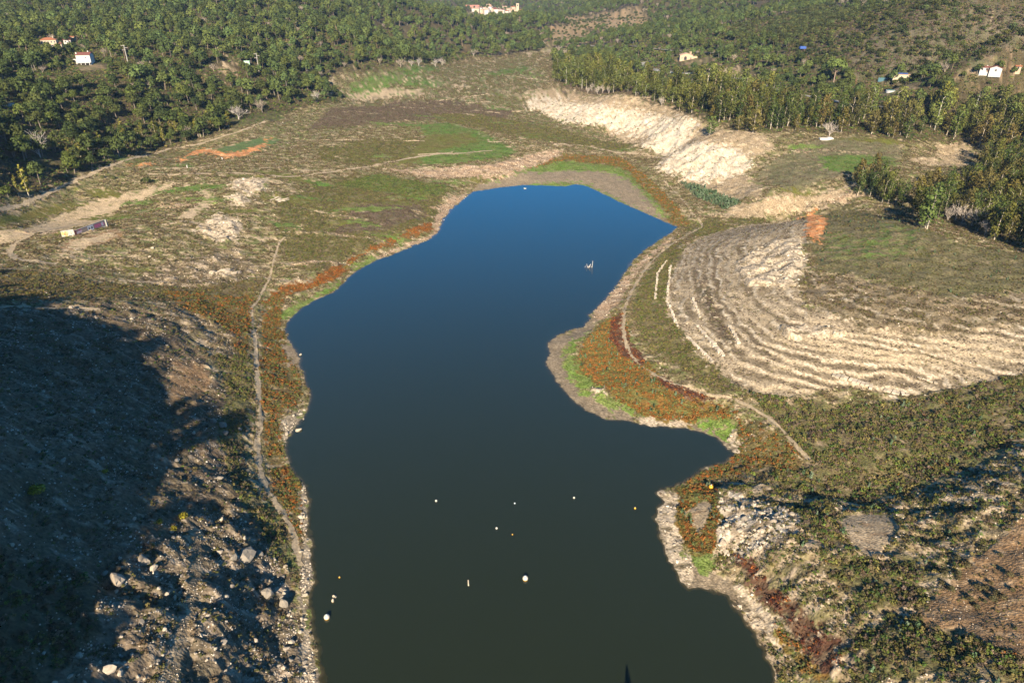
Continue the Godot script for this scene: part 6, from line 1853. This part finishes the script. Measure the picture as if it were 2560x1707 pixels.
# ---------------------------------------------------------------- rocks
func rocks() -> void:
	var kinds := []
	for i in 6: kinds.append(stone_mesh(0.35, 2, 0.8))
	var mats := []
	for c in [Color(0.33, 0.28, 0.22), Color(0.26, 0.22, 0.175), Color(0.20, 0.175, 0.145), Color(0.34, 0.29, 0.225)]:
		var m := tinted(0.95)
		m.albedo_color = c.linear_to_srgb()
		m.normal_enabled = true
		m.normal_texture = M.ground.normal_texture
		m.uv1_triplanar = true
		m.uv1_scale = Vector3(0.4, 0.4, 0.4)
		mats.append(m)
	var named := [
		[-58.7, -110.8, Vector3(4.8, 4.2, 4.0), 2, "largest smooth grey boulder face on the shaded left bank above the water"],
		[-60, -108.2, Vector3(2.1, 3.0, 2.0), 2, "upright bluish slab on the left side of the largest grey boulder"],
		[-57.1, -114.5, Vector3(2.0, 2.8, 1.9), 2, "upright bluish slab on the right side of the largest grey boulder"],
		[-52.2, -104.1, Vector3(3.4, 3.4, 3.0), 2, "long sloping grey boulder at the foot of the scree above the shore"],
		[-49, -103.2, Vector3(2.6, 3.4, 2.4), 2, "pale blue-grey boulder nearest the shore below the scree"],
		[-73.8, -91.8, Vector3(3.2, 3.6, 2.8), 1, "tall split boulder left of the rubble track"],
		[-72.8, -99, Vector3(3.4, 3.4, 2.8), 1, "tall leaning boulder above the split one beside the rubble track"],
		[-70.7, -98, Vector3(2.0, 1.6, 1.8), 3, "pair of pale cubic boulders at the base of the tall leaning boulder"],
		[-65.4, -73.1, Vector3(2.5, 2.2, 2.0), 3, "large pale flat-topped boulder low in the scree"],
		[-67.2, -120.5, Vector3(1.2, 1.4, 1.0), 3, "small sunlit pointed rock above the grey boulders in the shade"],
		[-80.9, -158.4, Vector3(3.0, 2.8, 2.6), 2, "biggest boulder of the bluish cluster in the shaded slope"],
		[-83.5, -158.5, Vector3(2.2, 2.0, 2.0), 2, "left boulder of the bluish cluster in the shaded slope"],
		[-79.5, -156, Vector3(2.2, 2.0, 1.8), 2, "lower boulder of the bluish cluster in the shaded slope"],
		[-78, -161.4, Vector3(1.8, 1.6, 1.6), 2, "right boulder of the bluish cluster in the shaded slope"],
		[-73.2, -135.1, Vector3(2.2, 1.2, 1.4), 2, "single flat pale blue slab lying alone in the shade"],
		[-127.9, -206.9, Vector3(1.8, 1.2, 1.4), 3, "lone pale boulder below the crest track at the top of the dark slope"],
		[-162.9, -293.4, Vector3(2.2, 1.4, 1.6), 3, "white boulder alone on the stony flat below the graffiti wall"],
		[-160.9, -285.8, Vector3(1.6, 1.2, 1.4), 3, "smaller white boulder below the lone white one on the stony flat"],
		[128.8, -437.1, Vector3(3.0, 1.0, 1.6), 3, "flat white rock in the blue-green scrub below the white cliff"]]
	for b in named:
		var o := obj("boulder", kinds[rng.randi() % 6], mats[b[3]])
		o.position = ground(b[0], b[1], b[2].y * 0.22)
		o.scale = b[2]
		o.rotation = Vector3(rng.randf_range(-0.2, 0.2), rng.randf() * TAU, rng.randf_range(-0.2, 0.2))
		tag(o, b[4], "boulder")
	# countable boulders of the scree and the shore
	var sets := [["scree", 130, 0.6, 1.6, "pale angular boulder in the scree of the half-shaded left bank", "boulders in the scree"],
		["stones", 45, 0.7, 1.6, "pale boulder on the stony rim of the left shore", "boulders along the left shore"],
		["leftslope", 45, 0.8, 1.9, "grey boulder scattered on the dark shaded slope", "boulders on the shaded slope"],
		["whitestone", 35, 0.9, 2.2, "white boulder on the stony ground of the southern bank", "white boulders on the southern bank"],
		["rock", 20, 1.0, 2.2, "white rock lying on pale outcrop ground", "white rocks on the outcrops"]]
	var cells := {}
	for k in NR:
		if rad[k] > 420.0: break
		for i in NC:
			var a := k * NC + i
			if sd[a] < 0.6 or absf(ang[i]) > 0.9: continue
			var z: String = zone_names[zn[a]]
			if not cells.has(z): cells[z] = PackedInt32Array()
			cells[z].append(a)
	for st in sets:
		var list: PackedInt32Array = cells[st[0]]
		var made := 0
		var tries := 0
		while made < st[1] and tries < 6000:
			tries += 1
			var a := list[rng.randi() % list.size()]
			var r := rad[a / NC]
			if rng.randf() > (r / 300.0): continue
			var t := ang[a % NC]
			var at := ground(sin(t) * r, -cos(t) * r)
			if not in_view(at): continue
			var s := lerpf(st[2], st[3], pow(rng.randf(), 2.0))
			var mi := rng.randi() % 4
			var o := obj("boulder", kinds[rng.randi() % 6], mats[mi])
			o.position = at + Vector3(0, s * 0.06, 0)
			o.scale = Vector3(s, s * rng.randf_range(0.6, 1.0), s * rng.randf_range(0.7, 1.2))
			o.rotation = Vector3(rng.randf_range(-0.4, 0.4), rng.randf() * TAU, rng.randf_range(-0.4, 0.4))
			var shape := "flat " if o.scale.y < s * 0.72 else "blocky " if o.scale.y > s * 0.9 else ""
			var sized := "large " if s > lerpf(st[2], st[3], 0.45) else "small " if s < lerpf(st[2], st[3], 0.12) else ""
			tag(o, single_out(sized + shape + ["pale", "grey-brown", "dark grey", "whitish"][mi] + " boulder", at.x, at.z), "boulder", st[5])
			made += 1
	# rocks standing in the water
	for w in [[-64, -168.9, Vector3(2.4, 1.3, 1.6), "large white boulder standing in the water off the left shore"], [-39, -106.3, Vector3(1.1, 1.0, 0.9), "pointed pale rock breaking the surface, upper of two near the left shore"], [-39.1, -105.1, Vector3(1.0, 1.2, 0.9), "pale rock breaking the surface, lower of two near the left shore"], [-76.2, -215.3, Vector3(1.5, 1.0, 1.2), "yellowish rock at the tip of the small spit on the left shore"], [-64.2, -174.9, Vector3(1.2, 0.6, 0.7), "low rock at the waterline just above the white boulder"], [-65.8, -177.3, Vector3(1.6, 0.8, 0.9), "flat pale rock beside the stony left shore"]]:
		var o := obj("boulder", kinds[rng.randi() % 6], mats[3])
		o.position = Vector3(w[0], w[2].y * 0.15, w[1])
		o.scale = w[2]
		o.rotation.y = rng.randf() * TAU
		tag(o, w[3], "rock")
	# bedded outcrops on the left flats
	var crops := [[-151.7, -393.1, 14.0, 10.0, "broad pale tilted rock outcrop, highest of those on the left flats"], [-151.3, -370, 8.0, 6.0, "rounded pale rock outcrop just below the highest one"], [-147.3, -332.8, 13.0, 9.0, "jagged pale rock outcrop above the stony slope on the left flats"], [-138.8, -317.5, 10.0, 5.0, "long low pale rock outcrop below the jagged one"], [-129.7, -376.4, 7.0, 4.0, "small pale rock outcrop nearest the olive scrub"], [-125.1, -278.8, 9.0, 3.0, "low pinkish rock ledge above the orange scrub"]]
	for c in crops:
		var o := thing("rock_outcrop", c[4], "rock outcrop", ground(c[0], c[1]))
		for i in 16:
			var p := Vector2(rng.randfn() * c[2] * 0.32, rng.randfn() * c[3] * 0.4)
			var m := obj("slab", kinds[rng.randi() % 6], mats[[0, 3, 3, 1][rng.randi() % 4]], o)
			m.position = ground(c[0] + p.x, c[1] + p.y, 0.1) - o.position
			m.transform = Transform3D(Basis(Vector3.UP, 0.75 + rng.randf_range(-0.2, 0.2)) * Basis(Vector3.RIGHT, -0.5 + rng.randf_range(-0.2, 0.2)) * Basis.from_scale(Vector3(rng.randf_range(2.2, 5.0), rng.randf_range(0.7, 1.5), rng.randf_range(1.0, 2.4))), m.position)

# ---------------------------------------------------------------- things in and by the water
func buoy(label: String, x: float, z: float, r: float, m: Material, big := false) -> void:
	var o := thing("buoy", label, "buoy", Vector3(x, 0, z), rng.randf() * TAU)
	var sp := SphereMesh.new()
	sp.radius = r
	sp.height = r * 2.0
	var b := obj("float", sp, m, o)
	b.position.y = r * 0.55
	var s := Shape.new()
	s.tube(Vector3(0, r * 1.45, 0), Vector3(0, r * 1.75, 0), r * 0.28, r * 0.2, 8)
	obj("top_ring", s.mesh(), M.metal, o)
	if big:
		s = Shape.new()
		s.tube(Vector3(0, r * 0.1, 0), Vector3(0, r * 0.34, 0), r * 0.96, r * 1.0, 20, false)
		obj("waterline_band", s.mesh(), M.yellow, o)

func small_things() -> void:
	buoy("large white round buoy floating alone in mid reservoir", 3, -111.3, 0.62, M.buoy, true)
	buoy("large white buoy with yellow underside floating by the left shore", -39.3, -100.7, 0.62, M.buoy, true)
	buoy("small white buoy, leftmost of the mid-water line", -19.7, -137.4, 0.30, M.buoy)
	buoy("faint grey small buoy between the two white ones of the line", 0.7, -136.5, 0.2, M.metal)
	buoy("small white buoy, upper one right of the centre of the line", 16.2, -138.6, 0.28, M.buoy)
	buoy("small yellow buoy near the right headland", 31.5, -134.6, 0.28, M.yellow)
	buoy("small pale yellow buoy below the mid-water line", -3.8, -127.4, 0.28, M.buoy)
	buoy("tiny orange buoy right of the pale yellow one", 0.1, -125.3, 0.17, M.yellow)
	buoy("tiny yellow buoy near the left shore above the two rocks", -39.1, -111.8, 0.2, M.yellow)
	var g := ground(52.1, -140.3)
	buoy("yellow buoy stranded on the orange scrub of the right headland", g.x, g.z, 0.6, M.yellow)
	get_child(get_child_count() - 1).position.y = g.y + 0.3
	# a floating log, and the drowned tree
	var s := Shape.new()
	s.tint = Color(0.62, 0.52, 0.38)
	s.tube(Vector3(-0.15, 0.05, 0.75), Vector3(0.15, 0.12, -0.75), 0.14, 0.11, 8)
	var log_ := obj("driftwood_log", s.mesh(), M.bark)
	var lp := [-9.8, -110.2]
	log_.position = Vector3(lp[0], 0, lp[1])
	log_.rotation.y = 0.3
	tag(log_, "short pale driftwood log floating left of the large white buoy", "log")
	var dp := [36.5, -299.6]
	var o := thing("drowned_tree", "pale dead branches of a drowned tree sticking out of the water", "dead tree", Vector3(dp[0], 0, dp[1]))
	for b in [[-3.8, 0.0, -3.6, 1.6, 0.2], [-1.8, 0.2, -2.6, 3.2, 0.26], [-1.6, 0.0, 0.2, 2.6, 0.26], [-0.4, 0.3, 0.6, 3.3, 0.22], [0.8, 0.0, 1.0, 1.2, 0.22], [1.7, 0.0, 2.0, 5.6, 0.3], [-1.9, 0.0, -0.2, 1.0, 0.3]]:
		s = Shape.new()
		s.tint = Color(0.40, 0.36, 0.31)
		s.tube(Vector3(b[0] * 0.6, b[1] * 0.6 - 0.3, 0), Vector3(b[2] * 0.6, b[3] * 0.6, 0.3), b[4] * 0.5, b[4] * 0.28, 6)
		obj("branch", s.mesh(), M.bark, o)
	var bp := [8.4, -435.2]
	s = Shape.new()
	s.box(Vector3(0, 0.15, 0), Vector3(1.5, 0.3, 0.7))
	s.box(Vector3(-0.55, 0.4, 0), Vector3(0.3, 0.3, 0.4))
	var raft := obj("white_float", s.mesh(), M.white)
	raft.position = Vector3(bp[0], 0, bp[1])
	tag(raft, "small white float near the muddy far shore", "float")
	# posts, a slab, a tarpaulin, tanks
	for p in [[-204.4, -431.5, "short white post at the left end of the green field"], [-193, -459.3, "short white post in the middle of the green field"]]:
		s = Shape.new()
		s.box(Vector3(0, 0.7, 0), Vector3(0.5, 2.0, 0.5))
		s.box(Vector3(0, 1.78, 0), Vector3(0.65, 0.2, 0.65))
		var q := obj("marker_post", s.mesh(), M.white)
		q.position = ground(p[0], p[1])
		tag(q, p[2], "post")
	s = Shape.new()
	s.box(Vector3(0, 0.5, 0), Vector3(9.0, 1.6, 2.4))
	s.box(Vector3(2.0, 1.5, 0), Vector3(3.0, 0.4, 2.0))
	var sl := obj("concrete_slab", s.mesh(), M.white)
	sl.position = ground(212.7, -473.2)
	tag(sl, "white concrete slab in the grass before the eucalyptus belt", "slab")
	s = Shape.new()
	s.box(Vector3(0, 1.0, 0), Vector3(6.0, 2.0, 4.0))
	s.box(Vector3(0, 2.1, 0), Vector3(5.2, 0.4, 3.2))
	var tp := obj("tarpaulin", s.mesh(), M.blue)
	tp.position = ground(295.2, -753.4, 2.0)
	tag(tp, "blue tarpaulin-covered stack among the pines on the eastern slope", "tarpaulin")
	var sw := thing("garden_pool", "pale blue garden pool half hidden by trees at the western edge", "pool", ground(-336.9, -475.5, 0.6))
	s = Shape.new()
	s.box(Vector3(0, 0, 0), Vector3(9, 1.6, 5))
	obj("basin", s.mesh(), M.white, sw)
	s = Shape.new()
	s.box(Vector3(0, 0.78, 0), Vector3(8.4, 0.1, 4.4))
	obj("pool_water", s.mesh(), M.pool, sw)
	# the intake tower at the dam, below the frame; its shadow lies on the water
	var tip := [22.7, -89.4]
	var tower := thing("intake_tower", "round concrete intake tower standing in the reservoir at the dam", "tower", Vector3(tip[0] - 3.6, 0, tip[1] + 41.0))
	s = Shape.new()
	s.tube(Vector3(0, -6, 0), Vector3(0, 16, 0), 2.0, 2.0, 18)
	obj("shaft", s.mesh(), M.concrete, tower)
	s = Shape.new()
	s.tube(Vector3(0, 16, 0), Vector3(0, 17, 0), 2.5, 2.5, 18)
	obj("deck", s.mesh(), M.concrete, tower)
	s = Shape.new()
	s.tube(Vector3(0, 17, 0), Vector3(0, 22, 0), 1.4, 0.1, 12)
	obj("roof", s.mesh(), M.concrete, tower)

func blot(im: Image, x: int, y: int, rx: int, ry: int, c: Color) -> void:
	for j in range(maxi(0, y - ry), mini(im.get_height(), y + ry + 1)):
		var w := int(rx * sqrt(maxf(0.0, 1.0 - pow(float(j - y) / ry, 2.0))))
		im.fill_rect(Rect2i(maxi(0, x - w), j, mini(2 * w + 1, im.get_width() - maxi(0, x - w)), 1), c)
